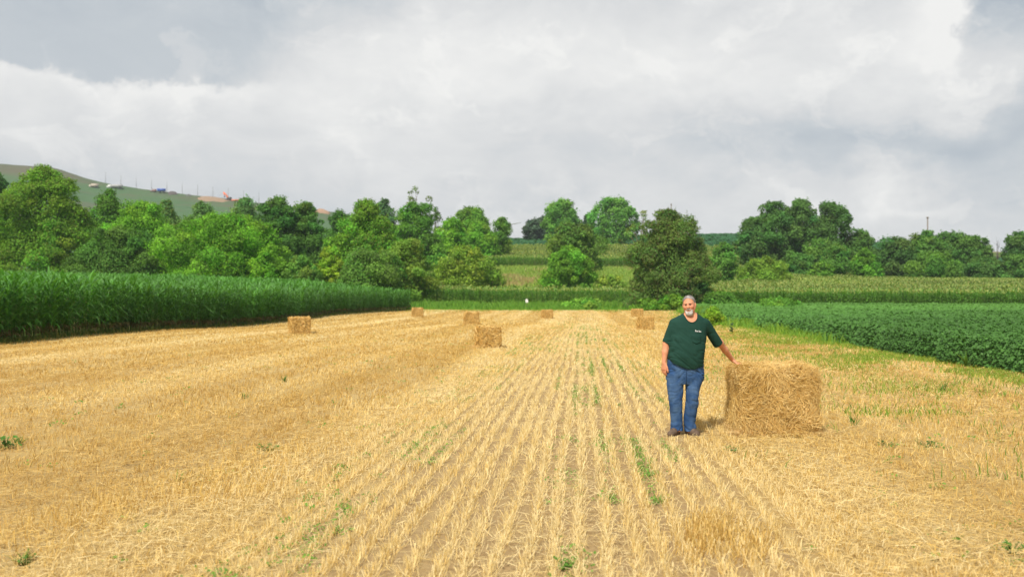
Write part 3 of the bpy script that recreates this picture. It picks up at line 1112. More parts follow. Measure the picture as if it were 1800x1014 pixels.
    V, Fc = rhombs(P, T * ss[:, None], W * (ss * .62)[:, None])
    tone = rng.uniform(.72, 1.28, lobes)[own] * rng.uniform(.6, 1.4, n)
    c = np.array(col) * tone[:, None] * np.array([3.4, 2.95, 2.1])
    hue = rng.normal(0, .12, lobes)[own]
    c[:, 0] *= 1 + hue
    if tip is not None:
        m = (rng.uniform(size=n) < .30) & (rad > lr[own] * .86)
        c[m] = np.array(tip) * rng.uniform(.75, 1.15, (int(m.sum()), 1))
    mesh_obj("crown", V, Fc, M_LEAF, np.repeat(c, 4, 0), root)
    return root


BRI = (.060, .150, .018)     # fresh bright green
MID = (.042, .115, .020)
DRK = (.028, .078, .020)
OLI = (.060, .095, .024)
YEL = (.095, .165, .022)
HAZ = (.050, .110, .042)  # bluish grey-green: distance haze put into the leaf colour of back trees
SYC = (.055, .125, .018)
TIP = (.17, .23, .035)

T = tree
# left wood, front row to back row
T('tree', 'dark tree cut by the left edge of the photo', 'tree', -6, 306, 30, 172, 'round', DRK, 22)
T('sycamore_tree', 'tall yellow-tipped tree at the far left, standing in front of the grassy hill', 'tree', 74, 296, 82, 140, 'dome', SYC, 74, .0, 1.0, 1.0, TIP, lobe_r=.24)
T('tree', 'rounded green tree just right of the tall yellow-tipped tree', 'tree', 192, 335, 50, 168, 'round', MID, 34, .05, tip=(.10, .18, .03))
T('tree', 'light green layered tree behind the dark round bush on the left', 'tree', 252, 357, 66, 156, 'spread', BRI, 40, .05)
T('bush', 'dark round bush at the back of the left corn', 'bush', 205, 402, 66, 136, 'bush', (.034, .085, .020), 36, .02, lobe_r=.32)
T('tree', 'yellow-topped round tree with the green landfill slope right above it', 'tree', 292, 354, 32, 188, 'round', HAZ, 24, .05, tip=TIP)
T('tree', 'pale green domed tree at the back below the orange excavator', 'tree', 352, 357, 44, 196, 'round', HAZ, 28, .05)
T('tree', 'broad bright green tree in front, spreading low over the corn', 'tree', 395, 381, 108, 132, 'bush', BRI, 62, .03, lobe_r=.27, tip=(.12, .22, .03))
T('tree', 'hazy green tree under the last poles of the hill fence', 'tree', 430, 351, 46, 200, 'round', HAZ, 28, .05)
T('tree', 'dark tree with a spiky top rising left of the bare tan earth', 'tree', 487, 349, 42, 162, 'spread', DRK, 36, .06, lobe_r=.30)
T('tree', 'dark tree with a ragged crown just left of the bare tan earth patch', 'tree', 536, 357, 40, 164, 'spread', (.034, .088, .022), 34, .06, lobe_r=.30)
T('tree', 'small dark tree filling the gap left of the tall bright tree', 'tree', 596, 373, 30, 180, 'round', DRK, 24, .05)
T('bush', 'leafy low bush between the wide bright tree and the tall pointed one', 'bush', 530, 452, 34, 127, 'bush', (.055, .125, .03), 26, .02)
T('bush', 'small yellow-green bush at the foot of the broad bright tree', 'bush', 468, 440, 34, 128, 'bush', BRI, 22, .02)
T('sycamore_tree', 'tall pointed bright green tree in the middle of the left wood', 'tree', 644, 354, 66, 142, 'dome', (.06, .14, .02), 62, .0, 1.0, 1.0, TIP, lobe_r=.25)
T('bush', 'large-leaved bush in front of the tall pointed bright tree', 'bush', 645, 438, 56, 128, 'bush', (.05, .12, .028), 34, .02, tip=(.13, .2, .05))
T('bush', 'yellowish bush at the foot of the tall pointed tree, left side', 'bush', 582, 436, 26, 130, 'bush', YEL, 18, .02)
T('tree', 'olive green shrubby tree at the right end of the left wood', 'tree', 716, 424, 42, 131, 'bush', (.062, .118, .024), 32, .03)
T('tree', 'round dark green tree above the olive shrubby tree', 'tree', 726, 358, 46, 205, 'round', (.045, .115, .02), 40, .04, lobe_r=.3)
T('tree', 'thin see-through tree sticking up highest above the round dark tree', 'tree', 729, 331, 27, 262, 'spread', (.05, .085, .035), 20, .35, .9, .8, sparse=True, lobe_r=.24)
T('conifer_tree', 'small blue-green tree top left of the thin see-through tree', 'tree', 676, 352, 17, 262, 'round', (.03, .075, .038), 14, .1)
T('tree', 'slim grey-green tree at the right shoulder of the round dark tree', 'tree', 766, 366, 12, 242, 'round', (.045, .085, .03), 16, .1, lobe_r=.5, sparse=True)
T('tree', 'domed tree standing highest in the small grove left of the hill corn', 'tree', 829, 367, 30, 236, 'round', (.05, .115, .022), 28, .05)
T('tree', 'bright green tree at the left end of the small grove by the hill corn', 'tree', 795, 384, 27, 226, 'bush', BRI, 24, .03)
T('tree', 'leafy light green tree in the front middle of the small grove', 'tree', 845, 393, 32, 222, 'bush', (.055, .135, .02), 24, .03)
t24 = T('tree', 'vine-covered column-shaped tree with one bare branch pointing right', 'tree', 880, 385, 17, 230, 'round', (.042, .10, .02), 24, .02, lobe_r=.5)
bb = MB()
bb.tube([[1.2, 0, 9.6], [3.2, 0, 10.2], [5.2, 0, 10.6]], [.12, .08, .03], 5, (.12, .14, .05))
bb.build("branch", M_BARK, t24)
T('tree', 'light green open tree with a thin dark trunk, alone on the meadow', 'tree', 822, 435, 47, 150, 'spread', (.085, .15, .026), 34, .10, .75, tip=(.13, .2, .04), lobe_r=.27)
# crest and slope
T('spruce_tree', 'leftmost of the dark blue-grey trees on the crest', 'tree', 936, 388, 17, 385, 'round', (.028, .055, .045), 18, .02, lobe_r=.45)
T('spruce_tree', 'dark blue-grey tree hidden behind the left bright crest tree', 'tree', 958, 381, 18, 390, 'round', (.028, .055, .045), 18, .02, lobe_r=.45)
T('tree', 'bright green tall tree on the crest, left one of the pair', 'tree', 988, 352, 31, 330, 'round', (.05, .13, .03), 34, .04, lobe_r=.34)
T('pine_tree', 'dark pine with flat tiers between the two bright crest trees', 'tree', 1032, 380, 15, 352, 'cone', (.022, .058, .035), 22, .05, lobe_r=.4)
T('tree', 'bright green pear-shaped tree on the crest, right one of the pair', 'tree', 1080, 350, 34, 322, 'round', (.052, .135, .034), 38, .03, lobe_r=.32)
T('tree', 'olive green tree on the meadow, rising behind the bright bush', 'tree', 1011, 396, 44, 178, 'round', (.048, .10, .024), 36, .04, lobe_r=.3, tip=(.1, .15, .04))
T('bush', 'bright green rounded bush in front of the olive meadow tree', 'bush', 1000, 436, 44, 160, 'bush', (.058, .135, .02), 36, .02, lobe_r=.29)
T('bush', 'small light bush on tan grass left of the big dark tree', 'bush', 1072, 486, 22, 158, 'bush', (.085, .15, .03), 14, .02)
T('tree', 'big dark olive tree with brownish leaves behind the man', 'tree', 1174, 371, 70, 123, 'dome', (.044, .090, .026), 78, .0, 1.0, .9, (.17, .16, .06), lobe_r=.24)
T('tree', 'thin see-through tree leaning out at the left of the big dark tree', 'tree', 1130, 372, 32, 127, 'spread', (.062, .095, .03), 22, .25, .5, .8, sparse=True, lobe_r=.2)
T('bush', 'dark bush under the big dark tree, right side', 'bush', 1220, 486, 28, 121, 'bush', (.03, .075, .024), 26, .0)
T('bush', 'bright green vine clump low between the man and the big dark tree', 'bush', 1183, 520, 24, 118, 'bush', (.055, .13, .02), 18, .0)
T('bush', 'low bright bush left of the vine clump, at the end of the stubble', 'bush', 1136, 527, 20, 118, 'bush', (.05, .12, .02), 14, .0)
T('bush', 'low rounded weed bush in the grass strip right of the white marker', 'bush', 1030, 526, 34, 123, 'bush', (.07, .155, .03), 18, .0)
T('bush', 'dense green thicket where the right corn meets the big dark tree', 'bush', 1262, 516, 34, 118, 'bush', (.040, .105, .022), 20, .0)
T('weed_clump', 'tall feathery light green weeds right behind the man', 'weeds', 1254, 540, 20, 62, 'bush', (.082, .160, .022), 30, .0, lsz=.55, lobe_r=.3)
T('weed_clump', 'light green weeds at the bean edge right of the feathery clump', 'weeds', 1312, 562, 16, 60, 'bush', (.055, .12, .018), 18, .0, lsz=.55)
T('weed_clump', 'yellow-green weeds growing up through the middle of the beans', 'weeds', 1395, 562, 24, 54, 'bush', (.045, .10, .018), 20, .0, lsz=.6)
T('weed_clump', 'bushy weeds in front of the right corn above the bean field', 'weeds', 1370, 526, 36, 104, 'bush', (.05, .125, .024), 18, .0)
T('tree', 'small dark vine-covered tree right of the big dark tree', 'tree', 1272, 429, 21, 190, 'round', (.042, .105, .024), 26, .02, lobe_r=.42)
T('bush', 'pale yellow-green bush at the left foot of the big right grove', 'bush', 1343, 456, 42, 182, 'bush', (.062, .122, .020), 26, .02)
# right grove
GR = (.032, .080, .026)
T('tree', 'lowest and leftmost tree of the tall dark grove on the right', 'tree', 1326, 384, 32, 222, 'round', GR, 32, .05, lobe_r=.32)
T('tree', 'flat-topped tree of the tall dark grove, second from its left', 'tree', 1362, 357, 34, 226, 'round', (.034, .085, .028), 38, .06, lobe_r=.3)
T('tree', 'highest broad tree in the middle of the tall dark grove', 'tree', 1408, 354, 36, 230, 'round', (.036, .086, .028), 42, .12, lobe_r=.3)
T('tree', 'rightmost tree of the tall dark grove, beside the sky gap', 'tree', 1464, 357, 36, 228, 'round', (.034, .082, .026), 40, .18, lobe_r=.3)
T('tree', 'low rounded tree below the sky gap of the tall grove', 'tree', 1452, 424, 40, 214, 'bush', (.04, .10, .024), 30, .03)
T('bush', 'dark bush at the foot of the tall grove, right of the pale bush', 'bush', 1402, 448, 32, 206, 'bush', (.034, .088, .024), 22, .02)
T('tree', 'small peaked tree right beside the tall dark grove', 'tree', 1514, 409, 24, 224, 'round', (.04, .095, .026), 24, .04)
T('bush', 'bright young bush in front of the peaked tree', 'bush', 1520, 440, 22, 205, 'bush', (.048, .122, .018), 18, .02)
T('bush', 'bright low bush at the grove edge above the tasselled corn', 'bush', 1445, 462, 22, 202, 'bush', (.046, .112, .018), 16, .02)
T('tree', 'dark rounded tree left of the tall bare pole', 'tree', 1572, 420, 38, 214, 'bush', GR, 32, .03)
T('tree', 'feathery tree standing directly below the bare pole', 'tree', 1628, 408, 30, 218, 'spread', (.042, .10, .026), 28, .04, lobe_r=.3)
T('tree', 'domed tree right of the bare pole', 'tree', 1672, 411, 36, 220, 'round', (.038, .094, .026), 30, .04)
T('tree', 'broad green tree left of the leafless little tree', 'tree', 1716, 417, 30, 218, 'bush', (.036, .09, .026), 26, .03)
T('bush', 'layered green bush in front of the row below the pole', 'bush', 1640, 446, 44, 205, 'bush', (.048, .112, .024), 26, .02)
T('bush', 'wide dark bush at the back of the corn near the right edge', 'bush', 1732, 456, 44, 206, 'bush', (.034, .085, .026), 24, .02)
T('bare_tree', 'leafless grey little tree against the sky near the right edge', 'tree', 1753, 421, 13, 216, 'round', MID, 16, .3, bark=(.12, .10, .09), bare=True)
T('tree', 'dark tree at the right edge of the photo, taller than its neighbours', 'tree', 1796, 409, 30, 214, 'round', GR, 30, .03)
T('bush', 'low shrub in the corner below the right-edge tree', 'bush', 1785, 450, 34, 204, 'bush', (.036, .09, .025), 18, .02)

# dead trunk in the right grove
p0, p1 = ground_at(1422, 219), at(1424, 428, 219)
dt = MB()
dt.tube([p0 - p0, (p1 - p0) * .5 + [.15, 0, 0], p1 - p0], [.25, .2, .12], 6, (.42, .34, .26))
dt.tube([(p1 - p0) * .7, (p1 - p0) * .9 + [.9, 0, .2]], [.1, .04], 5, (.42, .34, .26))
tag(dt.build("dead_trunk", M_BARK, None, loc=p0), 'pale dead trunk standing in front of the dark right grove', 'dead tree')


# ------------------------------------------------------------------ poles on the skyline
def pole(px, top, Y, rad, label):
    g0 = ground_at(px, Y)
    h = EYE + (HOR - top) / F * Y - g0[2]
    b = MB()
    b.tube([[0, 0, 0], [0.05, 0, h]], [rad * 1.2, rad], 8, (.20, .17, .14))
    b.box([.05, 0, h * .985], [rad * 3, rad * 2.4, .35], 0, (.2, .17, .14))
    tag(b.build("utility_pole", M_WOOD, None, loc=g0), label, 'pole')


pole(1631, 381, 262, .17, 'tall bare pole rising behind the right tree row')
pole(1180, 358, 300, .14, 'thin bare pole behind the top of the big dark tree')

# white marker in the grass strip
gm = ground_at(926, FAR + 1.5)
mk = empty("field_marker", gm, 'small white plate on a short post in the far grass strip', 'marker')
b = MB()
b.tube([[0, 0, -.1], [.03, 0, 1.35]], [.035, .03], 6, (.14, .12, .08))
b.build("post", M_WOOD, mk)
b = MB()
pv = np.array([[-.24, -.06, .98], [.20, -.05, .95], [.27, -.05, 1.28], [.03, -.06, 1.62], [-.27, -.06, 1.40]])
pv = (pv - [0, 0, 1.3]) * [.72, 1, .8] + [0, 0, 1.25]
bk = pv + [0, .025, 0]
b.add(np.r_[pv, bk], [[0, 1, 2], [0, 2, 4], [4, 2, 3], [5, 7, 6], [5, 9, 7], [9, 8, 7]], (.82, .80, .76))
b.add(np.r_[pv, bk], [[k, 5 + k, 5 + (k + 1) % 5, (k + 1) % 5] for k in range(5)], (.82, .80, .76))
b.build("plate", M_PAINT, mk)


# ------------------------------------------------------------------ landfill hill
HU = np.array([-700, -400, 0, 60, 100, 114, 150, 200, 260, 330, 400, 500, 560, 600, 700, 800, 900])
HY = np.array([262, 272, 289, 293, 297, 302, 314, 325, 334, 343, 351, 361, 369, 375, 394, 420, 450])
UU = (HU - 900) / F


def hill_z(X, Y):
    X = np.asarray(X, float)
    Y = np.asarray(Y, float)
    u = X / Y
    ridge = EYE + (HOR - np.interp(u, UU, HY)) / F * 900.0
    t = np.clip((Y - 600) / 300, 0, 1.2)
    f = np.interp(t, [0, .25, .5, .56, .8, .86, .95, 1.0, 1.2], [0, .26, .47, .49, .80, .83, .975, 1.0, .985])
    w = 1.0 * vnoise(np.c_[X.ravel() * .02, Y.ravel() * .03, X.ravel() * 0], 95).reshape(X.shape) * np.clip(t * 2, 0, 1)
    w = w + .5 * vnoise(np.c_[X.ravel() * .1, Y.ravel() * .1, X.ravel() * 0], 96).reshape(X.shape) * np.clip(t * 2, 0, 1)
    return 8 + (ridge - 8) * f + w


def mat_hill():
    m = bpy.data.materials.new("landfill_cover")
    m.use_nodes = True
    nt = m.node_tree
    g = G(nt)
    p = nt.nodes['Principled BSDF']
    tc = g.new('ShaderNodeTexCoord')
    x, y, z = g.xyz(tc.outputs['Object'])
    n1 = g.noise(g.vec(g.m('MULTIPLY', x, .006), g.m('MULTIPLY', y, .02), g.m('MULTIPLY', z, .05)), 1.0, 6.0, .62)
    n2 = g.noise(tc.outputs['Object'], .06, 6.0, .65)
    green = g.mix(n2, (.050, .115, .046, 1), (.085, .150, .062, 1))
    brown = g.mix(n2, (.075, .085, .050, 1), (.155, .120, .088, 1))
    # bare cover soil lies on the working top, turf on the flank
    hi = g.step(g.m('ADD', g.m('MULTIPLY_ADD', x, .142, z), g.m('MULTIPLY', g.m('SUBTRACT', n1, .5), 26.0)), 50.0, 58.0)
    f = g.m('MAXIMUM', g.m('MULTIPLY', hi, g.step(n1, .40, .60, .25, .85)), g.m('MULTIPLY', g.step(n1, .54, .62), .5))
    c = g.mix(f, green, brown)
    g.put(p.inputs['Base Color'], c)
    p.inputs['Roughness'].default_value = .95
    p.inputs['Specular IOR Level'].default_value = .1
    return m


us = np.linspace(-1.0, .0, 120)
yh = np.linspace(610, 958, 70)
UG, YG = np.meshgrid(us, yh)
XG = UG * YG
hv = np.c_[XG.ravel(), YG.ravel(), hill_z(XG, YG).ravel()]
i = (np.arange(69)[:, None] * 120 + np.arange(119)[None]).ravel()
tag(mesh_obj("hill", hv, np.c_[i, i + 1, i + 121, i + 120], mat_hill(), smooth=True), kind="structure")


def on_hill(px, py=None, Y=None):
    """point of the hill surface seen at photo pixel"""
    u = (px - 900) / F
    if Y is None:
        yy = np.linspace(640, 955, 1200)
        zz = hill_z(u * yy, yy)
        rows = HOR - (zz - EYE) * F / yy
        k = np.argmax(rows <= py) if np.any(rows <= py) else int(np.argmin(rows))
        Y = yy[k]
    return np.array([u * Y, Y, float(hill_z(np.array([u * Y]), np.array([Y]))[0])])


def wheels(parent, xs_, y_, r=.5):
    for q in xs_:
        w = MB()
        w.tube([[q, y_ - .18, r], [q, y_ + .18, r]], [r, r], 12, (.03, .03, .03))
        w.build("wheel", M_PAINT, parent)


# semi truck with a grey trailer, white cab to the left
g0 = on_hill(200, 331)
tk = empty("semi_truck", g0, 'white cab pulling a long grey trailer along the brown hill track', 'truck')
b = MB()
b.box([-4.6, 0, 2.0], [2.6, 2.5, 2.6], 0, (.80, .80, .78), .94)
b.box([-6.4, 0, 1.5], [1.4, 2.3, 1.5], 0, (.80, .80, .78), .9)
b.build("cab", M_PAINT, tk)
b = MB()
b.box([-5.95, 0, 2.75], [.08, 2.1, .8], 0, (.03, .04, .05))
b.build("windscreen", M_PAINT, tk)
b = MB()
b.box([2.4, 0, 2.4], [10.6, 2.5, 2.5], 0, (.42, .42, .42))
for q in np.arange(-2.6, 7.7, 1.1):
    b.box([q, -1.28, 2.4], [.12, .06, 2.4], 0, (.36, .36, .36))
b.build("trailer", M_PAINT, tk)
wheels(tk, (-6.3, -4.2, 4.9, 6.3), -1.1)
wheels(tk, (-6.3, -4.2, 4.9, 6.3), 1.1)
# box truck
g0 = on_hill(164, 330)
tk = empty("box_truck", g0, 'cream box truck parked left of the white semi on the hill', 'truck')
b = MB()
b.box([.8, 0, 2.3], [6.2, 2.4, 2.7], 0, (.50, .42, .34))
b.build("cargo_box", M_PAINT, tk)
b = MB()
b.box([-3.4, 0, 1.7], [2.0, 2.2, 1.9], 0, (.60, .52, .44), .9)
b.build("cab", M_PAINT, tk)
wheels(tk, (-3.2, 2.6), -1.05)
wheels(tk, (-3.2, 2.6), 1.05)
# blue dump truck with rusty front
g0 = on_hill(279, 338.5)
tk = empty("dump_truck", g0, 'dump truck with a bright blue bed and dull brown cab on the hill', 'truck')
b = MB()
b.box([2.2, 0, 2.5], [7.4, 2.7, 2.4], 0, (.035, .10, .42), 1.06)
b.build("dump_bed", M_PAINT, tk)
b = MB()
b.box([-4.6, 0, 2.0], [3.4, 2.5, 2.4], 0, (.26, .15, .13), .92)
b.box([-7.4, 0, 1.5], [2.4, 2.3, 1.5], 0, (.22, .17, .15), .9)
b.build("cab", M_PAINT, tk)
wheels(tk, (-7.2, 0.6, 4.6), -1.1, .6)
wheels(tk, (-7.2, 0.6, 4.6), 1.1, .6)


def mound(name, px, py, w, h, col, label, seed):
    g0 = on_hill(px, py)
    n = 18
    V, Fc = [], []
    for a in range(7):
        t = a / 6
        for k in range(n):
            q = 2 * math.pi * k / n
            rr = math.cos(t * math.pi / 2) ** .8 * (1 + .15 * math.sin(3 * q + seed) + .08 * math.sin(7 * q + a))
            V.append([math.cos(q) * rr * w, math.sin(q) * rr * w * .6, -.4 + h * (math.sin(t * math.pi / 2) ** 1.2) * (1 + .1 * math.sin(2 * q + seed))])
    V = np.array(V)
    V[:, 2] += hill_z(V[:, 0] + g0[0], V[:, 1] + g0[1]) - g0[2]
    for a in range(6):
        for k in range(n):
            Fc.append([a * n + k, a * n + (k + 1) % n, (a + 1) * n + (k + 1) % n, (a + 1) * n + k])
    tag(mesh_obj(name, V, [np.array(Fc)], M_WOOD, np.tile(np.array(col), (len(V), 1)), None, loc=g0), label, 'mound')


mound("earth_mound", 302, 340.5, 4.6, 2.6, (.11, .095, .09), 'grey brown spoil heap right of the blue dump truck', 1)
mound("earth_mound", 331, 344, 3.2, 1.7, (.12, .13, .11), 'small dark heap between the two far fence poles', 4)
mound("earth_mound", 373, 348.5, 15, 1.4, (.30, .21, .14), 'long tan heap left of the orange excavator', 2)
mound("earth_mound", 566, 373, 7.5, 3.2, (.36, .23, .15), 'bare tan bank showing between the trees on the left', 3)
mound("earth_mound", 571, 374, 2.6, 2.8, (.50, .48, .45), 'whitish heap beside the bare tan bank', 5)
# excavator
g0 = on_hill(401, 351.5)
ex = empty("excavator", g0, 'orange excavator with raised boom on the hill crest', 'excavator')
b = MB()
b.box([0, -1.1, .5], [4.2, .7, 1.0], 0, (.04, .04, .04))
b.box([0, 1.1, .5], [4.2, .7, 1.0], 0, (.04, .04, .04))
b.build("track", M_PAINT, ex)
b = MB()
b.box([.9, 0, 1.7], [3.2, 2.6, 1.2], 0, (.10, .09, .08))
b.build("body", M_PAINT, ex)
b = MB()
b.box([-.6, -.7, 2.4], [1.5, 1.2, 1.8], 0, (.75, .17, .03), .9)
b.build("cab", M_PAINT, ex)
b = MB()
b.tube([[-.6, .4, 1.8], [-2.2, .4, 4.6], [-4.4, .4, 6.6]], [.62, .6, .42], 6, (.85, .16, .03))
b.build("boom", M_PAINT, ex)
b = MB()
b.tube([[-4.4, .4, 6.6], [-3.4, .4, 3.4]], [.40, .30], 6, (.85, .16, .03))
b.build("dipper_arm", M_PAINT, ex)
b = MB()
b.box([-3.3, .4, 2.9], [1.1, 1.1, 1.0], .2, (.12, .10, .09), .7)
b.build("bucket", M_PAINT, ex)
b = MB()
g1 = on_hill(410, 352.5) - g0
b.box([g1[0] + .5, 0, .6 + g1[2]], [7, 2.2, 1.1], 0, (.62, .20, .10), .9)
b.build("blade", M_PAINT, ex)
ex.scale = (1.15, 1.15, 1.15)

# litter fence: poles with a thin net along the crest
fpx = np.arange(184.5, 480, 27.0)
pts = [on_hill(q, Y=905.0) for q in fpx]
fo = pts[5]
fe = empty("netting_fence", fo, 'row of thin poles with fine netting along the crest of the grassy hill', 'fence')
for k, q in enumerate(pts):
    b = MB()
    hgt = 11.5 if k < 11 else 9.0
    p = q - fo
    b.tube([p, p + [0, 0, hgt]], [.20, .15], 6, (.22, .23, .22))
    b.build("post", M_PAINT, fe)
b = MB()
for k in range(5, len(pts) - 1):
    a, c = pts[k] - fo, pts[k + 1] - fo
    for hz in (2.0, 4.0, 6.0):
        mid = (a + c) / 2 + [0, 0, hz - .3]
        b.tube([a + [0, 0, hz], mid, c + [0, 0, hz]], [.035, .035, .035], 3, (.30, .31, .31))
    for t in np.linspace(0, 1, 8)[1:-1]:
        q = a * (1 - t) + c * t
        b.tube([q, q + [0, 0, 5.9]], [.022, .022], 3, (.30, .31, .31))
b.build("netting", M_PAINT, fe)


# ------------------------------------------------------------------ bales
def bale_mesh(name, w, d, h, seed, n_straw, sw, sl, groove, shag, parent=None, rnd=.10, skirt=400, bulge=.03, hue=(1, 1, 1)):
    r = np.random.default_rng(seed)
    N = 26
    faces = []
    V, Fc = [], []
    half = np.array([w, d, h]) / 2

    def shape(P):
        """cube surface point -> rounded, creased, lumpy bale"""
        Q = P * half
        inner = np.clip(Q, -(half - rnd), half - rnd)
        dlt = Q - inner
        L = np.linalg.norm(dlt, axis=1, keepdims=True)
        n = dlt / (L + 1e-9)
        Q = inner + n * np.minimum(L, rnd)
        nf = n.copy()
        fx = np.cos(np.clip(Q[:, 0] / half[0], -1, 1) * np.pi * groove / 2 * 1.0 + np.pi * (groove % 2) / 2)
        g = np.exp(-(np.abs(np.sin((Q[:, 0] / w + .5) * np.pi * groove)) / .16) ** 2)
        side = (np.abs(Q[:, 0]) < half[0] * .93)
        disp = -g * side * .035 + .036 * vnoise(Q * 4.2 + seed, 3) + .020 * vnoise(Q * 11 + seed, 4) + bulge * (1 - (Q[:, 2:3] / half[2]) ** 2)[:, 0]
        return Q + nf * disp[:, None], nf
    for ax in range(3):
        for sg in (-1, 1):
            a, b_ = np.meshgrid(np.linspace(-1, 1, N), np.linspace(-1, 1, N))
            P = np.zeros((N * N, 3))
            P[:, ax] = sg
            P[:, (ax + 1) % 3] = a.ravel()
            P[:, (ax + 2) % 3] = b_.ravel()
            Q, _ = shape(P)
            i = (np.arange(N - 1)[:, None] * N + np.arange(N - 1)[None]).ravel() + len(V) * N * N
            q = np.c_[i, i + 1, i + N + 1, i + N]
            Fc.append(q if sg > 0 else q[:, ::-1])
            V.append(Q)
    V = np.concatenate(V)
    V[:, 2] += h / 2
    Fc = np.concatenate(Fc)
    C = np.array([.44, .28, .085]) * r.uniform(.75, 1.1, (len(V), 1))  # core coloured darker than the straws: painted shade for the gaps
    # straws on the surface
    ar = np.array([d * h, d * h, w * h, w * h, w * d])
    pick = r.choice(5, n_straw, p=ar / ar.sum())
    P = r.uniform(-1, 1, (n_straw, 3))
    for q, (ax, sg) in enumerate(((0, -1), (0, 1), (1, -1), (1, 1), (2, 1))):
        P[pick == q, ax] = sg
    Q, nf = shape(P)
    n_ax = np.sign(P) * (np.abs(P) == 1)
    nf = nrm(nf + n_ax * .5)
    t = r.normal(size=(n_straw, 3))
    swirl = vnoise(Q * 3.1 + 7 + seed, 8) * 3.0
    ref = np.where(np.abs(nf[:, 2:3]) < .7, np.array([[0, 0, 1.]]), np.array([[1., 0, 0]]))
    ta = nrm(np.cross(nf, ref))
    tb = np.cross(ta, nf)
    th = swirl + r.normal(0, .5, n_straw)
    t = ta * np.sin(th)[:, None] + tb * np.cos(th)[:, None]
    t = nrm(t + nf * r.normal(.10, shag, n_straw)[:, None])
    L = sl * r.uniform(.3, 1.1, n_straw)
    W = nrm(np.cross(t, nf + r.normal(0, .6, (n_straw, 3)))) * (sw * r.uniform(.5, 1.4, n_straw))[:, None]
    Cc = Q + nf * r.uniform(-.005, .04, n_straw)[:, None]
    Cc[:, 2] += h / 2
    T_ = t * (L / 2)[:, None]
    low = Cc[:, 2] - np.abs(T_[:, 2])
    Cc[:, 2] += np.clip(.01 - low, 0, None)
    # straws are bent: two joined halves
    kink = nrm(np.cross(T_, W)) * (L * r.uniform(-.12, .22, n_straw))[:, None] + nrm(W) * (L * r.normal(0, .10, n_straw))[:, None]
    v2 = np.stack([Cc - T_ - W, Cc - T_ + W, Cc + kink - W, Cc + kink + W, Cc + T_ - W * .7, Cc + T_ + W * .7], 1).reshape(-1, 3)
    i6 = np.arange(n_straw)[:, None] * 6
    f2 = np.concatenate([i6 + np.array([[0, 1, 3, 2]]), i6 + np.array([[2, 3, 5, 4]])])
    tone = np.clip(.55 + .35 * vnoise(Q * 3 + 20, 9) + r.normal(0, .3, n_straw), 0, 1)[:, None]
    c2 = (np.array([.64, .41, .10]) * (1 - tone) + np.array([.95, .73, .32]) * tone) * r.uniform(.8, 1.1, (n_straw, 1))
    # skirt of dropped straw
    if skirt:
        a = r.uniform(0, 2 * np.pi, skirt)
        ex = np.abs(r.normal(0, .09, skirt))
        px_ = np.clip(np.cos(a) * 1.6, -1, 1) * (half[0] + ex)
        py_ = np.clip(np.sin(a) * 1.6, -1, 1) * (half[1] + ex)
        b2 = r.uniform(0, 2 * np.pi, skirt)
        T3 = nrm(np.c_[np.cos(b2), np.sin(b2), r.normal(0, .35, skirt)]) * (sl * r.uniform(.3, 1, skirt) / 2)[:, None]
        C3 = np.c_[px_, py_, r.uniform(.02, .10, skirt)]
        W3 = nrm(np.cross(T3, r.normal(0, .5, (skirt, 3)) + [0, 0, 1])) * sw
        v3, f3 = quads(C3, T3, W3)
        c3 = (np.array([.85, .60, .26])) * r.uniform(.65, 1.05, (skirt, 1))
        v2 = np.r_[v2, v3]
        f2 = np.r_[f2, f3 + n_straw * 6]
        c2 = np.r_[np.repeat(c2, 6, 0), np.repeat(c3, 4, 0)]
    else:
        c2 = np.repeat(c2, 6, 0)
    c2 = c2 * np.array(hue)
    C = C * np.array(hue)
    VV = np.r_[V, v2]
    FF = np.r_[Fc, f2 + len(V)]
    CC = np.r_[C, c2]
    return mesh_obj(name, VV, FF, M_STRAW, CC, parent)


BG = "straw bales left on the stubble"
# main bale
Yf = 11.92
main = bale_mesh("straw_bale", 1.00, 1.15, .88, 5, 36000, .0021, .19, 3, .28, rnd=.09, skirt=1500, bulge=.02)
tag(main, 'large shaggy straw bale under the hand of the man', 'straw bale', BG)
rz = -R(5.5)
pc = np.array([(300 + 437 + 663) / 2.0, 0, 0])
fl, fr = ground_at(1301, Yf), ground_at(1438, Yf)
fc = (fl + fr) / 2
main.location = (fc[0] + .575 * math.sin(-rz), Yf + .575 * math.cos(rz), 0.0)
main.rotation_euler = (0, 0, rz)
main.scale = ((fr[0] - fl[0]) / 1.00 * .955, 1, 1)

pro = [bale_mesh("straw_bale", 1.06, .9, .84, 21, 4200, .011, .22, 4, .15, rnd=.06, skirt=120, hue=(.97, .93, .84), bulge=.012),
       bale_mesh("straw_bale", .98, .9, .84, 22, 4200, .011, .22, 5, .15, rnd=.06, skirt=120, hue=(.97, .93, .84), bulge=.012),
       bale_mesh("straw_bale", .98, .9, .84, 23, 4600, .011, .22, 3, .14, rnd=.07, skirt=160, hue=(.97, .93, .84), bulge=.012)]
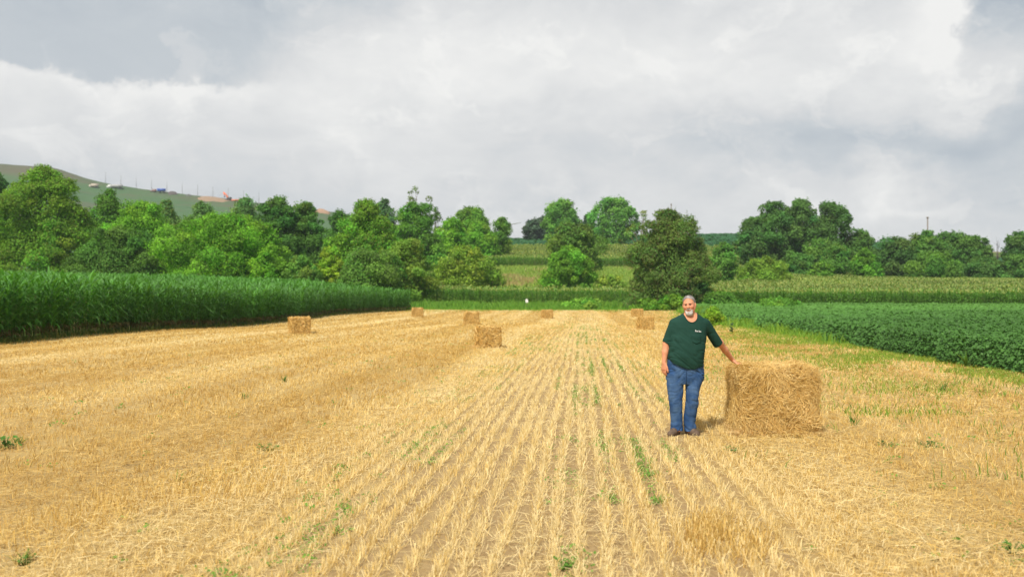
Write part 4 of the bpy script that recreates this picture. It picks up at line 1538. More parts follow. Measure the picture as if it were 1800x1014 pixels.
# (px centre, base row, proto, rotation, width scale, height scale, label)
far_bales = [
    (523, 586.5, 0, 24, .92, 1.02, 'bale with vertical creases and a shaded right side, standing alone nearest the left corn'),
    (857, 612.5, 2, 9, .86, .96, 'second largest bale, square and rough, left of the drill rows'),
    (828, 570.5, 1, 10, .98, 1.02, 'upright creased bale standing just behind the second largest bale'),
    (733, 557.5, 1, 12, 1.0, 1.06, 'small bale near the far corner where the left corn ends'),
    (962, 560, 2, 8, .94, .95, 'small bale alone near the far grass strip, below the white marker'),
    (1136, 580, 2, 0, .84, .88, 'loose crumbling bale left of the man with ragged outline'),
    (1121, 557, 0, -3, .98, .90, 'small smooth bale right behind the crumbling one'),
]
used = set()
for (px, py, k, a, ws, hs, lab) in far_bales:
    yy = np.linspace(25, 118, 3000)
    xx = (px - 900) / F * yy
    rows = HOR - (terrain(xx, yy) - EYE) * F / yy
    Yb = yy[int(np.argmax(rows <= py))]
    o = pro[k]
    if k in used:
        o = pro[k].copy()
        COL.objects.link(o)
    used.add(k)
    g0 = ground_at(px, Yb)
    o.location = (g0[0], g0[1] + .45, g0[2] - .01)
    o.rotation_euler = (0, 0, R(a))
    o.scale = (ws, ws, hs)
    tag(o, lab, 'straw bale', BG)


# ------------------------------------------------------------------ single larger weeds
def weed(px, py, h, n, broad, label, col=(.10, .22, .035), spread=.5):
    Yw = EYE * F / (py - HOR)
    g0 = ground_at(px, Yw)
    b = MB()
    for k in range(n):
        az = rng.uniform(0, 6.28)
        if broad:
            c = np.array(col) * rng.uniform(.75, 1.25)
            rr = rng.uniform(.1, 1) * spread * h
            hh = h * rng.uniform(.25, 1)
            tip = np.array([math.cos(az) * rr, math.sin(az) * rr, hh])
            b.tube([[0, 0, 0], tip * [.5, .5, .6], tip], [.003, .0025, .002], 3, c)
            nn = nrm(rand_dirs(1) * .5 + [0, -.3, 1.])
            Tt = nrm(np.cross(nn, rand_dirs(1)))
            s = h * .22 * rng.uniform(.6, 1.2)
            v, f = rhombs(tip[None], Tt * s, np.cross(nn, Tt) * s * .62)
            b.add(v, f, c)
        else:
            c = np.array(col) * rng.uniform(.75, 1.25)
            V, Fc, C = leaf_strip([rng.normal(0, .02), rng.normal(0, .02), 0], az, h * rng.uniform(.6, 1.15), h * .075, R(rng.uniform(62, 88)), R(rng.uniform(5, 75)), 4, c * .8, c * 1.15)
            b.add(V, Fc, C)
    tag(b.build("weed", M_GRASS, None, loc=g0), label, 'weed', 'single weeds growing in the stubble')


weed(12, 790, .17, 40, True, 'clump of broad green leaves at the left edge of the stubble', spread=1.0)
weed(35, 783, .17, 20, False, 'tufted weed right of the clump at the left edge')
weed(42, 992, .17, 12, False, 'upright grassy weed in the bottom left corner', (.12, .23, .03))
weed(48, 995, .08, 16, True, 'small leafy weed at the foot of the grassy one, bottom left', spread=1.2)
weed(470, 795, .10, 30, True, 'bright leafy weed by a pale straw lane left of centre', spread=1.6)
weed(316, 850, .16, 10, False, 'thin light green grass tuft in flattened straw')
weed(500, 672, .2, 14, False, 'grassy weed standing far left among thin green blades', (.10, .2, .04))
weed(430, 702, .2, 14, False, 'narrow-leaved weed left of the far grassy one')
weed(1288, 795, .09, 26, True, 'low round-leaved weed on straw in front of the bale', spread=1.7)
weed(1558, 784, .08, 24, True, 'flat dark green weed in the straw right of the bale', (.05, .15, .03), 1.9)
weed(1632, 788, .10, 26, True, 'dark leafy weed farther right of the bale than the flat one', (.06, .16, .03), 1.4)
weed(1287, 588, .55, 12, True, 'lone dark stalk weed above the bale, far behind it', (.05, .10, .03), .25)
weed(1800 - 25, 975, .11, 22, True, 'bright leafy weed near the bottom right corner', spread=1.3)
weed(995, 1000, .08, 40, True, 'leafy green clump between two drill rows at the bottom', (.11, .25, .03), 1.3)
weed(1500, 748, .22, 12, False, 'tall thin grass tuft right of the bale')
weed(1655, 690, .22, 18, False, 'dark grassy weed in the green flush below the beans', (.07, .17, .03))
weed(1780, 640, .75, 16, False, 'tall grass blades sticking out of the beans at the right edge', (.09, .2, .04))
weed(1700, 648, .7, 14, False, 'light grass clump at the front of the bean edge', (.10, .21, .04))


# ------------------------------------------------------------------ person
YM = 12.15
ORG = np.array([(1203 - 900) / F * YM, YM, 0.0])


def m(px, py, dy=0.0):
    return at(px, py, YM + dy) - ORG


class SDF:
    def __init__(s, lo, hi, h):
        s.lo, s.h = np.array(lo, float), h
        s.n = np.ceil((np.array(hi) - s.lo) / h).astype(int) + 1
        s.F = np.full(s.n, 1.0, np.float32)

    def block(s, lo, hi):
        a = np.clip(np.floor((np.array(lo) - s.lo) / s.h).astype(int), 0, s.n - 1)
        b = np.clip(np.ceil((np.array(hi) - s.lo) / s.h).astype(int) + 1, 1, s.n)
        ax = [s.lo[k] + s.h * np.arange(a[k], b[k]) for k in range(3)]
        P = np.stack(np.meshgrid(*ax, indexing='ij'), -1)
        return (slice(a[0], b[0]), slice(a[1], b[1]), slice(a[2], b[2])), P

    def add(s, prim, k=.015, pad=.05):
        fn, lo, hi = prim
        sl, P = s.block(np.array(lo) - pad, np.array(hi) + pad)
        d = fn(P.reshape(-1, 3)).reshape(P.shape[:3])
        a = s.F[sl]
        t = np.clip(.5 + .5 * (a - d) / k, 0, 1)
        s.F[sl] = a * (1 - t) + d * t - k * t * (1 - t)

    def cut(s, fn, lo=None, hi=None):
        sl, P = s.block(s.lo if lo is None else lo, s.lo + s.h * s.n if hi is None else hi)
        s.F[sl] = np.maximum(s.F[sl], fn(P.reshape(-1, 3)).reshape(P.shape[:3]))

    def warp(s, fn):
        near = np.argwhere(np.abs(s.F) < .06)
        P = s.lo + near * s.h
        s.F[near[:, 0], near[:, 1], near[:, 2]] += fn(P).astype(np.float32)

    def front_y(s, x, z):
        i = int(round((x - s.lo[0]) / s.h))
        k = int(round((z - s.lo[2]) / s.h))
        c = s.F[i, :, k]
        j = int(np.argmax(c < 0))
        if j == 0:
            return 0.0
        t = c[j - 1] / (c[j - 1] - c[j])
        return s.lo[1] + s.h * (j - 1 + t)

    def mesh(s):
        Fv = s.F
        S = Fv < 0
        off = np.array([[a, b, c] for a in (0, 1) for b in (0, 1) for c in (0, 1)])
        nx, ny, nz = np.array(Fv.shape) - 1
        cnt = np.zeros((nx, ny, nz), np.int8)
        for o in off:
            cnt += S[o[0]:o[0] + nx, o[1]:o[1] + ny, o[2]:o[2] + nz]
        act = np.argwhere((cnt > 0) & (cnt < 8))
        idx = np.full((nx, ny, nz), -1, np.int64)
        idx[act[:, 0], act[:, 1], act[:, 2]] = np.arange(len(act))
        val = np.stack([Fv[act[:, 0] + o[0], act[:, 1] + o[1], act[:, 2] + o[2]] for o in off], 1)
        acc = np.zeros((len(act), 3))
        num = np.zeros(len(act))
        for a in range(8):
            for b in range(a + 1, 8):
                if np.abs(off[a] - off[b]).sum() != 1:
                    continue
                c = (val[:, a] < 0) != (val[:, b] < 0)
                t = val[:, a] / (val[:, a] - val[:, b] + 1e-12)
                p = off[a] + t[:, None] * (off[b] - off[a])
                acc[c] += p[c]
                num[c] += 1
        V = s.lo + s.h * (act + acc / num[:, None])
        Q = []
        for ax in range(3):
            sh = [slice(None)] * 3
            sh2 = [slice(None)] * 3
            sh[ax] = slice(0, -1)
            sh2[ax] = slice(1, None)
            ch = np.argwhere(S[tuple(sh)] != S[tuple(sh2)])
            b, c = (ax + 1) % 3, (ax + 2) % 3
            ok = (ch[:, b] > 0) & (ch[:, c] > 0) & (ch[:, b] < Fv.shape[b] - 1) & (ch[:, c] < Fv.shape[c] - 1)
            ch = ch[ok]
            e = np.eye(3, dtype=int)
            g = lambda d: idx[(ch - d)[:, 0], (ch - d)[:, 1], (ch - d)[:, 2]]
            q = np.stack([g(0 * e[0]), g(e[b]), g(e[b] + e[c]), g(e[c])], 1)
            inside = S[ch[:, 0], ch[:, 1], ch[:, 2]]
            q[~inside] = q[~inside][:, ::-1]
            Q.append(q)
        Q = np.concatenate(Q)
        Q = Q[(Q >= 0).all(1)]
        # one light smoothing pass
        nb = np.zeros_like(V)
        ct = np.zeros(len(V))
        for a, b in ((0, 1), (1, 2), (2, 3), (3, 0)):
            np.add.at(nb, Q[:, a], V[Q[:, b]])
            np.add.at(ct, Q[:, a], 1)
        V = V * .5 + .5 * nb / np.maximum(ct, 1)[:, None]
        return V, Q


def cap(a, b, ra, rb):
    a, b = np.array(a, float), np.array(b, float)
    ab = b - a

    def fn(P):
        t = np.clip(((P - a) @ ab) / (ab @ ab + 1e-12), 0, 1)
        return np.linalg.norm(P - a - t[:, None] * ab, axis=1) - (ra + (rb - ra) * t)
    r = max(ra, rb)
    return fn, np.minimum(a, b) - r, np.maximum(a, b) + r


def ell(c, r, M=None):
    c, r = np.array(c, float), np.array(r, float)
    M = np.eye(3) if M is None else M

    def fn(P):
        q = (P - c) @ M
        k0 = np.linalg.norm(q / r, axis=1)
        k1 = np.linalg.norm(q / (r * r), axis=1)
        return k0 * (k0 - 1) / (k1 + 1e-9)
    return fn, c - r.max(), c + r.max()


def loft(rows, shrink=0.0, power=2.4):
    """rows: (py, left px, right px, depth radius, depth centre)"""
    z = np.array([m(1203, r[0])[2] for r in rows])
    cx = np.array([(m(r[1], r[0])[0] + m(r[2], r[0])[0]) / 2 for r in rows])
    rx = np.array([(m(r[2], r[0])[0] - m(r[1], r[0])[0]) / 2 for r in rows]) - shrink
    ry = np.array([r[3] for r in rows]) - shrink
    cy = np.array([r[4] for r in rows])
    o = np.argsort(z)
    z, cx, rx, ry, cy = z[o], cx[o], rx[o], ry[o], cy[o]

    def fn(P):
        X = np.interp(P[:, 2], z, cx)
        A = np.interp(P[:, 2], z, rx)
        B = np.interp(P[:, 2], z, ry)
        Yc = np.interp(P[:, 2], z, cy)
        k = (np.abs((P[:, 0] - X) / A) ** power + np.abs((P[:, 1] - Yc) / B) ** power) ** (1 / power)
        d = (k - 1) * np.minimum(A, B)
        return np.maximum(d, np.maximum(z[0] - P[:, 2], P[:, 2] - z[-1]))
    return fn, (cx.min() - rx.max(), (cy - ry).min(), z[0]), (cx.max() + rx.max(), (cy + ry).max(), z[-1])


def mat_cloth(name, c0, c1, nscale, rough=.85, weave=900.0, bump=.25):
    mt = bpy.data.materials.new(name)
    mt.use_nodes = True
    nt = mt.node_tree
    g = G(nt)
    p = nt.nodes['Principled BSDF']
    tc = g.new('ShaderNodeTexCoord')
    n = g.noise(tc.outputs['Object'], nscale, 4.0, .6)
    g.put(p.inputs['Base Color'], g.mix(g.step(n, .35, .7), (*c0, 1), (*c1, 1)))
    p.inputs['Roughness'].default_value = rough
    p.inputs['Specular IOR Level'].default_value = .2
    b = g.new('ShaderNodeBump')
    b.inputs['Strength'].default_value = bump
    b.inputs['Distance'].default_value = .002
    g.put(b.inputs['Height'], g.noise(tc.outputs['Object'], weave, 2.0, .6))
    g.put(p.inputs['Normal'], b.outputs[0])
    return mt


M_SKIN = mat_cloth("skin", (.64, .305, .165), (.69, .29, .17), 14.0, .5, 300.0, .15)
M_SKIN.node_tree.nodes['Principled BSDF'].inputs['Subsurface Weight'].default_value = .12
M_SKIN.node_tree.nodes['Principled BSDF'].inputs['Subsurface Radius'].default_value = (.012, .005, .003)
M_SHIRT = mat_cloth("green_cotton", (.0105, .045, .032), (.0130, .053, .038), 5.0)
M_JEAN = mat_cloth("blue_denim", (.023, .066, .172), (.075, .145, .275), 5.5, .9)
M_SHOE = mat_cloth("brown_leather", (.10, .066, .045), (.17, .12, .085), 20.0, .7)
M_HAIR = mat_cloth("grey_hair", (.13, .105, .095), (.36, .33, .31), 14.0, .7, 500.0, .6)
M_BEARD = mat_cloth("white_beard", (.34, .30, .27), (.60, .56, .52), 45.0, .8, 500.0, .6)
M_DARK = mat_cloth("dark_brow", (.10, .055, .035), (.16, .10, .07), 60.0, .7)
M_LIP = mat_cloth("lip", (.52, .23, .15), (.52, .23, .15), 10.0, .5)
M_LETTER = mat_cloth("white_thread", (.82, .83, .83), (.82, .83, .83), 10.0, .8)


def add_sdf(name, S, mat, parent):
    V, Q = S.mesh()
    return mesh_obj(name, V, Q, mat, None, parent, smooth=True)


def build_person():
    root = empty("person", ORG, 'grey-haired bearded man in dark green t-shirt and jeans, one hand on the big bale', 'person')
    torso = [(550, 1201, 1226, .068, .012), (553.5, 1196, 1230, .080, .012), (556.5, 1189.5, 1234, .092, .008), (560, 1184.5, 1238, .105, .004), (566, 1179.5, 1241.5, .120, -.002), (575, 1177.5, 1241.5, .135, -.012), (590, 1175.8, 1241, .146, -.022),
             (602, 1175.6, 1240, .153, -.030), (614, 1174, 1238.2, .160, -.036), (626, 1172.3, 1236.2, .162, -.038), (638, 1172, 1236, .157, -.032), (652, 1172.5, 1235.5, .148, -.022)]
    hips = [(628, 1173, 1235, .140, -.020), (640, 1172, 1235.8, .140, -.014), (650, 1171, 1236.6, .142, -.010), (660, 1170.6, 1236.8, .140, -.008), (668, 1170.7, 1236, .130, -.006), (674, 1171.5, 1233, .115, -.006)]
    legl = [(655, 1171, 1203, .125, -.008), (667, 1170.7, 1202.3, .118, -.010), (678, 1171.8, 1200.6, .108, -.014), (689, 1173, 1199.8, .102, -.018), (697, 1174, 1199, .098, -.022), (704, 1174.4, 1198.6, .096, -.022), (712, 1175.6, 1199, .093, -.012),
            (725, 1177, 1199, .090, .0), (740, 1178, 1199.4, .088, .010), (750, 1178.4, 1200, .090, .012), (757, 1178.6, 1200, .094, .010)]
    legr = [(655, 1203, 1236.8, .125, -.008), (662, 1203, 1236.6, .122, -.010), (668, 1203, 1235.2, .116, -.014), (675, 1203.6, 1231.4, .112, -.022), (683, 1204, 1228.6, .106, -.032), (691, 1204.2, 1227, .102, -.040), (699, 1204, 1226.6, .098, -.042),
            (708, 1203.4, 1227, .094, -.034), (720, 1202.4, 1225, .090, -.016), (733, 1201.2, 1222.8, .088, .0), (744, 1201.6, 1222.6, .090, .006), (751, 1202.2, 1223.4, .094, .004), (758, 1202.6, 1222.6, .094, .0)]

    # ---- skin
    B = SDF((-.36, -.30, .02), (.86, .52, 1.90), .0068)
    B.add(loft(torso[:9], .014), .02)
    B.add(loft(hips, .036), .05)
    B.add(loft(legl, .022), .02)
    B.add(loft(legr, .022), .02)
    B.add(cap(m(1213.5, 570, .01), m(1212.5, 546, .0), .068, .060), .04)
    # arms
    sh, el, wr = m(1184, 571, .0), m(1171, 604, .0), m(1167, 637.5, -.05)
    B.add(cap(sh, el, .058, .046), .02)
    B.add(cap(el, el * .55 + wr * .45, .046, .043), .02)
    B.add(cap(el * .55 + wr * .45, wr, .043, .029), .02)
    sh, el, wr = m(1239, 571, .0), m(1265, 603, .12), m(1287.2, 632.5, .34)
    B.add(cap(sh, el, .060, .049), .02)
    B.add(cap(el, el * .6 + wr * .4, .048, .042), .03)
    B.add(cap(el * .6 + wr * .4, wr, .044, .029), .02)
    # hanging hand: palm, thumb, four fingers
    w = np.array([.62, -.78, 0])          # little finger -> thumb
    inn = np.array([.78, .62, 0])         # towards the thigh
    wr = m(1167, 637.5, -.05)
    pc_ = wr + [-.004, 0, -.062]
    for o in (-.026, -.009, .009, .026):
        B.add(cap(wr + w * o * .6 + [0, 0, -.012], pc_ + w * o * 1.1 + [0, 0, -.022], .019, .0155), .014, .03)
    for o, L, cu in ((.033, .078, .35), (.011, .090, .42), (-.011, .084, .5), (-.032, .066, .6)):
        p = pc_ + w * o + [0, 0, -.028]
        for q, (fr, r0, r1) in enumerate(((.46, .0110, .0100), (.30, .0100, .0092), (.24, .0092, .0080))):
            an = cu * (q + .4) * .9
            e = p + (inn * math.sin(an) + np.array([0, 0, -1]) * math.cos(an) + w * (-o * 1.2)) * L * fr * 1.05
            B.add(cap(p, e, r0, r1), .004, .02)
            p = e
    tb = [wr + w * .026 + [.002, 0, -.022], wr + w * .050 + inn * .004 + [0, 0, -.062], wr + w * .058 + inn * .008 + [0, 0, -.098], wr + w * .058 + inn * .014 + [0, 0, -.126]]
    for q, (r0, r1) in enumerate(((.0165, .0140), (.0125, .0115), (.0115, .0090))):
        B.add(cap(tb[q], tb[q + 1], r0, r1), .006, .02)
    # resting hand
    wr = m(1287.2, 632.5, .34)
    kn = m(1295.0, 638.2, .36)
    w2 = np.array([.10, -.99, -.05])
    for o in (-.028, -.010, .010, .028):
        B.add(cap(wr + w2 * o * .55, kn + w2 * o * 1.15, .021, .0155), .014, .03)
    for o, L in ((.036, .074), (.012, .086), (-.012, .080), (-.036, .062)):
        p = kn + w2 * o
        for q, (fr, r0, r1, dn) in enumerate(((.46, .0112, .0102, .10), (.30, .0102, .0094, .42), (.24, .0094, .0080, .75))):
            dv = np.array([math.cos(dn), 0, -math.sin(dn)]) + w2 * o * 3.2
            e = p + dv * L * fr
            B.add(cap(p, e, r0, r1), .004, .02)
            p = e
    tb = [wr + w2 * .024 + [.005, 0, -.010], wr + w2 * .055 + [.022, 0, -.030], wr + w2 * .078 + [.040, 0, -.046], wr + w2 * .088 + [.060, 0, -.054]]
    for q, (r0, r1) in enumerate(((.0170, .0145), (.0130, .0115), (.0115, .0090))):
        B.add(cap(tb[q], tb[q + 1], r0, r1), .006, .02)

    # head frame
    yaw, roll = R(-20), R(-7)
    Rz = np.array([[math.cos(yaw), -math.sin(yaw), 0], [math.sin(yaw), math.cos(yaw), 0], [0, 0, 1]])
    Ry = np.array([[math.cos(roll), 0, math.sin(roll)], [0, 1, 0], [-math.sin(roll), 0, math.cos(roll)]])
    M = Ry @ Rz
    HC = m(1211.2, 535.4, -.02)
    H = lambda *p: HC + M @ np.array(p, float)

    def hell(c, r):
        return ell(H(*c), r, M)
    B.add(hell((0, .020, .034), (.077, .097, .088)), .02)
    B.add(hell((0, -.022, -.028), (.068, .070, .098)), .03)
    B.add(hell((0, -.062, -.100), (.034, .030, .026)), .02)
    for s in (-1, 1):
        B.add(cap(H(s * .052, .0, -.055), H(s * .022, -.055, -.100), .026, .024), .02)
        B.add(hell((s * .042, -.062, -.026), (.026, .026, .026)), .02)
        B.add(hell((s * .080, .018, -.014), (.012, .022, .034)), .008)
        B.add(cap(H(s * .014, -.084, .022), H(s * .046, -.072, .018), .013, .011), .012)
    B.add(cap(H(0, -.088, .010), H(0, -.110, -.034), .010, .0145), .008)
    for s in (-1, 1):
        B.add(hell((s * .013, -.098, -.037), (.010, .012, .009)), .006)
    B.add(cap(H(-.018, -.086, -.072), H(.018, -.086, -.072), .010, .010), .008)
    for s in (-1, 1):
        e = ell(H(s * .030, -.098, -.002), (.015, .014, .010), M)[0]
        c = H(s * .030, -.098, -.002)
        B.cut(lambda P, e=e: -e(P), c - .03, c + .03)
    add_sdf("body", B, M_SKIN, root)

    # ---- shirt
    S = SDF((-.36, -.26, .84), (.62, .36, 1.64), .007)
    S.add(loft(torso), .02)

    def sleeve(a, b, ra, rb, nrm_):
        f0, lo, hi = cap(a, np.array(b) + (np.array(b) - a) * .25, ra, rb)
        nn = np.array(nrm_, float)
        nn /= np.linalg.norm(nn)
        return (lambda P: np.maximum(f0(P), (P - b) @ nn)), lo, hi
    S.add(sleeve(m(1240, 569, 0), m(1262.8, 605.6, .105), .066, .072, (.62, .22, -.75)), .04)
    S.add(sleeve(m(1184.5, 568, 0), m(1171, 602.8, -.005), .062, .055, (-.42, 0, -.9)), .03)
    hx = [m(q, 600)[0] for q in (1165, 1172, 1180, 1195, 1213, 1225, 1236, 1245)]
    hz = [m(1200, q)[2] for q in (624, 629, 637, 644.5, 648.8, 646, 641, 636)]

    def hem(P):
        zz = np.interp(P[:, 0], hx, hz)
        body = (P[:, 2] < zz + .2) & (P[:, 0] > hx[1] - .03) & (P[:, 0] < m(1246, 620)[0])
        return np.where(body, zz - P[:, 2], -1)
    S.cut(hem)
    nc = m(1213.2, 551.5)

    def neck(P):
        q = np.sqrt(((P[:, 0] - nc[0]) / .088) ** 2 + ((P[:, 2] - nc[2]) / .112) ** 2)
        front = (1 - q) * .09
        back = .074 - np.sqrt((P[:, 0] - nc[0]) ** 2 + (P[:, 1] - .01) ** 2)
        return np.where(P[:, 1] < .02, front, np.where(P[:, 2] > nc[2] - .03, back, -1))
    S.cut(neck, (nc[0] - .15, -.26, nc[2] - .16), (nc[0] + .15, .2, nc[2] + .2))

    def folds(P):
        q = P.copy()
        q[:, 2] += .32 * q[:, 0] + .05 * np.sin(q[:, 0] * 9)
        a = np.exp(-(vnoise(q * [3.2, 5, 10] + 11, 12) / .16) ** 2)
        b = np.exp(-(vnoise(q * [5, 6, 20] + 3, 13) / .18) ** 2)
        low = np.interp(P[:, 2], [.86, .98, 1.1, 1.25, 1.4, 1.5], [1.2, 1.1, .9, .8, .4, .15])
        arm = np.interp(P[:, 0], [-.27, -.20, -.1, .2, .3], [1.2, 1.1, .9, .7, .6])
        return (.0095 * a + .0055 * b) * low * arm + .003 * vnoise(P * 8, 14)
    S.warp(folds)
    shirt = add_sdf("t_shirt", S, M_SHIRT, root)

    def patch(pts_fn, nu, nv, lift):
        V = []
        for a in range(nu):
            for b in range(nv):
                px, py = pts_fn(a / (nu - 1), b / (nv - 1))
                p = m(px, py)
                # surface of the shirt in front of this column
                for _ in range(2):
                    y = S.front_y(p[0], p[2])
                    p = m(px, py, y)
                y = S.front_y(p[0], p[2])
                V.append([p[0], y - lift, p[2]])
        i = (np.arange(nu - 1)[:, None] * nv + np.arange(nv - 1)[None]).ravel()
        return V, np.c_[i, i + 1, i + nv + 1, i + nv]
    V, Q = patch(lambda a, b: (1216.3 + 15.5 * a, 588.5 + .5 * a + b * (12.6 + 3.2 * (1 - abs(2 * a - 1)))), 9, 8, .0055)
    V2 = [[x, y + .006, z] for x, y, z in V]
    Fc = np.r_[Q, Q[:, ::-1] + len(V)]
    edge = [k * 8 for k in range(9)] + [64 + k for k in range(1, 8)] + [71 - 8 * k for k in range(1, 9)] + [7 - k for k in range(1, 7)]
    E = np.array([[edge[k], edge[(k + 1) % len(edge)], edge[(k + 1) % len(edge)] + len(V), edge[k] + len(V)] for k in range(len(edge))])
    mesh_obj("pocket", np.array(V + V2), np.r_[Fc, E], M_SHIRT, None, shirt)
    # small white two-word embroidery above the pocket, too small to read
    b = MB()
    for (x0, wd, hh) in ((1221.9, 1.0, 2.9), (1223.2, .8, 1.7), (1224.3, .8, 1.7), (1225.4, .8, 1.7), (1226.3, .5, 1.7), (1228.0, 1.0, 2.6), (1229.3, .8, 1.6), (1230.3, .9, 1.6), (1231.5, .8, 1.6)):
        for part in ((0, .42), (.58, .42)):
            yb = 582.6 + (x0 - 1222) * .10
            V, Q = patch(lambda a, c: (x0 + wd * (part[0] + part[1] * a), yb - hh * c), 2, 2, .004)
            b.add(V, Q)
        V, Q = patch(lambda a, c: (x0 + wd * a, yb - hh * (.62 + .38 * c)), 2, 2, .0045)
        b.add(V, Q)
        V, Q = patch(lambda a, c: (x0 + wd * a, yb - hh * (.25 * c)), 2, 2, .0045)
        b.add(V, Q)
    b.build("lettering", M_LETTER, shirt)
    # ribbed collar
    b = MB()
    ring = []
    for q in np.linspace(-1.7, 1.7, 26):
        x = nc[0] + .090 * math.sin(q)
        z = nc[2] - .114 * math.cos(q)
        y = S.front_y(x * 1.0 + .006 * math.sin(q), z - .010 * math.cos(q)) if abs(q) < 1.5 else None
        ring.append([x, y, z])
    ys_ = [r[1] for r in ring]
    for k, r_ in enumerate(ring):
        if r_[1] is None or r_[1] > .02 or r_[1] == 0.0:
            r_[1] = -.02 + .05 * abs(k - 12.5) / 13
    ring = np.array(ring)
    ring[:, 1] = np.convolve(np.r_[ring[:1, 1], ring[:1, 1], ring[:, 1], ring[-1:, 1], ring[-1:, 1]], np.ones(5) / 5, 'valid')
    b.tube(ring, .0060, 6)
    b.build("collar", M_SHIRT, shirt, True)

    # ---- jeans
    J = SDF((-.36, -.26, .0), (.36, .26, 1.06), .007)
    J.add(loft(hips), .02)
    J.add(loft(legl), .012)
    J.add(loft(legr), .012)
    hl, hr = m(1190, 756)[2], m(1212, 757)[2]
    J.cut(lambda P: np.where(P[:, 0] < m(1200.6, 740)[0], hl - P[:, 2], hr - P[:, 2]))

    def jf(P):
        q = P.copy()
        c = np.where(P[:, 0] < -.01, -1, 1)
        q[:, 2] += c * .55 * (P[:, 0] + .01) + .02 * np.sin(P[:, 0] * 30 + c)
        a = np.exp(-(vnoise(q * [4, 5, 11] + 5, 15) / .13) ** 2)
        b = np.exp(-(vnoise(q * [6, 6, 22] + 2, 16) / .16) ** 2)
        am = np.interp(P[:, 2], [0, .06, .14, .24, .40, .50, .58, .70, .80, .86, 1.0], [1.0, 1.3, 1.1, .5, .5, 1.0, .6, .6, 1.2, 1.2, .4])
        return (.0080 * a + .0055 * b) * am + .0035 * vnoise(P * [7, 7, 5], 17)
    J.warp(jf)
    jeans = add_sdf("jeans", J, M_JEAN, root)
    # fly seam and pocket edge
    b = MB()
    yy = J.front_y(m(1203, 660)[0], m(1203, 660)[2])
    fl_ = []
    for q in np.linspace(648, 672, 7):
        p = m(1202.6, q)
        fl_.append([p[0], J.front_y(p[0], p[2]) - .003, p[2]])
    b.tube(fl_, .004, 5)
    pk = []
    for px_, py_ in ((1233.8, 650), (1229, 655), (1222, 651.5), (1219, 646)):
        p = m(px_, py_)
        pk.append([p[0], J.front_y(p[0], p[2]) - .002, p[2]])
        b.build("seam", M_JEAN, jeans, True)

    # ---- shoes
    for (heel, toe) in (((1189, 760.2, .03), (1178.5, 763.2, -.16)), ((1209.5, 760.2, .02), (1224.5, 762.0, -.11))):
        h_, t_ = m(*heel), m(*toe)
        h_[2], t_[2] = .045, .034
        Q = SDF(np.minimum(h_, t_) - .1, np.maximum(h_, t_) + [.1, .1, .16], .007)
        Q.add(cap(h_, t_, .046, .046), .02)
        mid = h_ * .45 + t_ * .55
        Q.add(cap(h_ + [0, 0, .03], mid + [0, 0, .02], .045, .045), .03)
        Q.add(cap(h_ + [0, 0, .05], h_ + [0, 0, .11], .048, .045), .02)
        Q.cut(lambda P: -.002 - P[:, 2])
        so = add_sdf("shoe", Q, M_SHOE, root)
        Z = SDF(np.minimum(h_, t_) - .1, np.maximum(h_, t_) + [.1, .1, .06], .007)
        Z.add(cap(h_, t_, .053, .053), .02)
        Z.cut(lambda P: np.maximum(-.004 - P[:, 2], P[:, 2] - .018))
        add_sdf("sole", Z, M_DARK, so)

    # ---- hair, beard, brows, eyes
    Hs = SDF(HC - .16, HC + .16, .005)
    Hs.add(hell((0, .022, .036), (.083, .103, .091)), .01)
    Hs.add(hell((0, .045, -.02), (.076, .078, .075)), .03)

    def hl_(P):
        q = (P - HC) @ M
        front = np.interp(q[:, 1], [-.09, -.062, -.035, -.012, .0, .018, .04], [.084, .080, .052, .0, -.012, .022, -.065])
        temple = np.where((np.abs(q[:, 0]) < .055) & (q[:, 1] < -.03), .078 + .010 * np.cos(q[:, 0] * 70), front)
        return np.maximum(temple, front) - q[:, 2]
    Hs.cut(hl_)
    Hs.warp(lambda P: .0025 * vnoise(P * 90, 18) + .002 * vnoise(P * [40, 40, 160], 19))
    add_sdf("hair", Hs, M_HAIR, root)
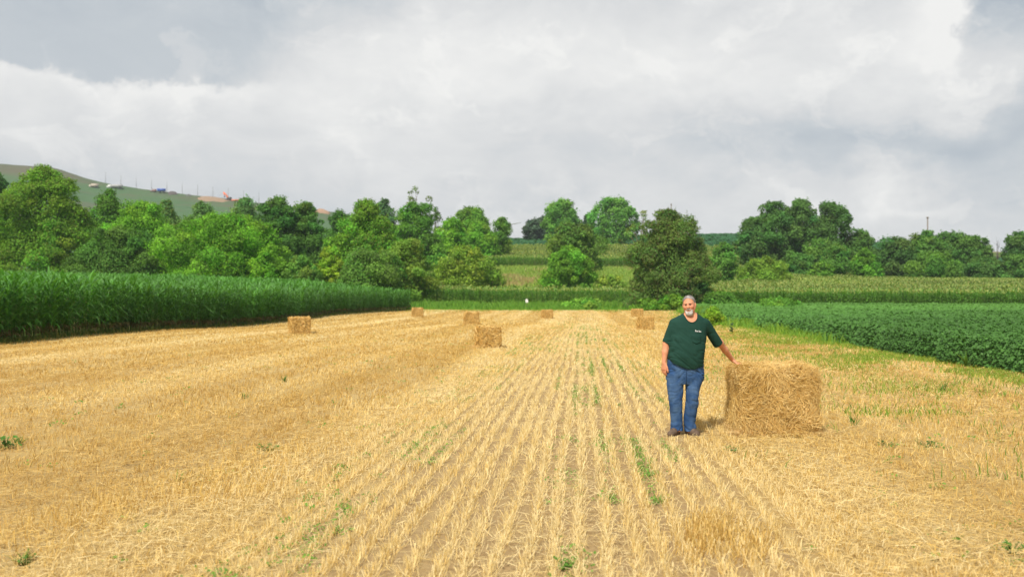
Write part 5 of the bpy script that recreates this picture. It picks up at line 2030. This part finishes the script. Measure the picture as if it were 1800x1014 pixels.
    Bd = SDF(HC - [.12, .2, .2], HC + [.12, .06, .0], .005)
    Bd.add(hell((0, -.066, -.116), (.050, .037, .040)), .01)
    for s in (-1, 1):
        Bd.add(cap(H(s * .038, -.068, -.078), H(s * .028, -.076, -.108), .012, .018), .012)
        Bd.add(cap(H(s * .003, -.1035, -.055), H(s * .030, -.086, -.063), .0075, .0055), .006)
    mo = ell(H(0, -.10, -.078), (.016, .03, .009), M)[0]
    Bd.cut(lambda P: -mo(P))
    Bd.warp(lambda P: .003 * vnoise(P * 80, 20))
    add_sdf("beard", Bd, M_BEARD, root)
    for s in (-1, 1):
        Eb = SDF(H(s * .030, -.085, .012) - .04, H(s * .030, -.085, .012) + .04, .0035)
        Eb.add(cap(H(s * .013, -.0965, .012), H(s * .046, -.080, .013), .0060, .0048), .004)
        add_sdf("eyebrow", Eb, M_DARK, root)
        Ey = SDF(H(s * .030, -.085, -.002) - .03, H(s * .030, -.085, -.002) + .03, .003)
        Ey.add(hell((s * .030, -.0835, -.001), (.014, .010, .0062)), .004)
        add_sdf("eye", Ey, M_DARK, root)
    Lp = SDF(H(0, -.09, -.078) - .04, H(0, -.09, -.078) + .04, .0035)
    Lp.add(cap(H(-.016, -.092, -.079), H(.016, -.092, -.079), .006, .006), .005)
    add_sdf("lips", Lp, M_LIP, root)
    return root


build_person()


# ------------------------------------------------------------------ summer haze
hz = MB()
hz.box([0, 850, 74], [3300, 2000, 168])
mh = bpy.data.materials.new("haze")
mh.use_nodes = True
for n in list(mh.node_tree.nodes):
    mh.node_tree.nodes.remove(n)
pv_ = mh.node_tree.nodes.new('ShaderNodeVolumePrincipled')
pv_.inputs['Color'].default_value = (0.86, 0.93, 1.0, 1)
pv_.inputs['Density'].default_value = 0.00015
pv_.inputs['Anisotropy'].default_value = 0.0
mo_ = mh.node_tree.nodes.new('ShaderNodeOutputMaterial')
mh.node_tree.links.new(pv_.outputs[0], mo_.inputs['Volume'])
tag(hz.build("haze", mh), kind="stuff")
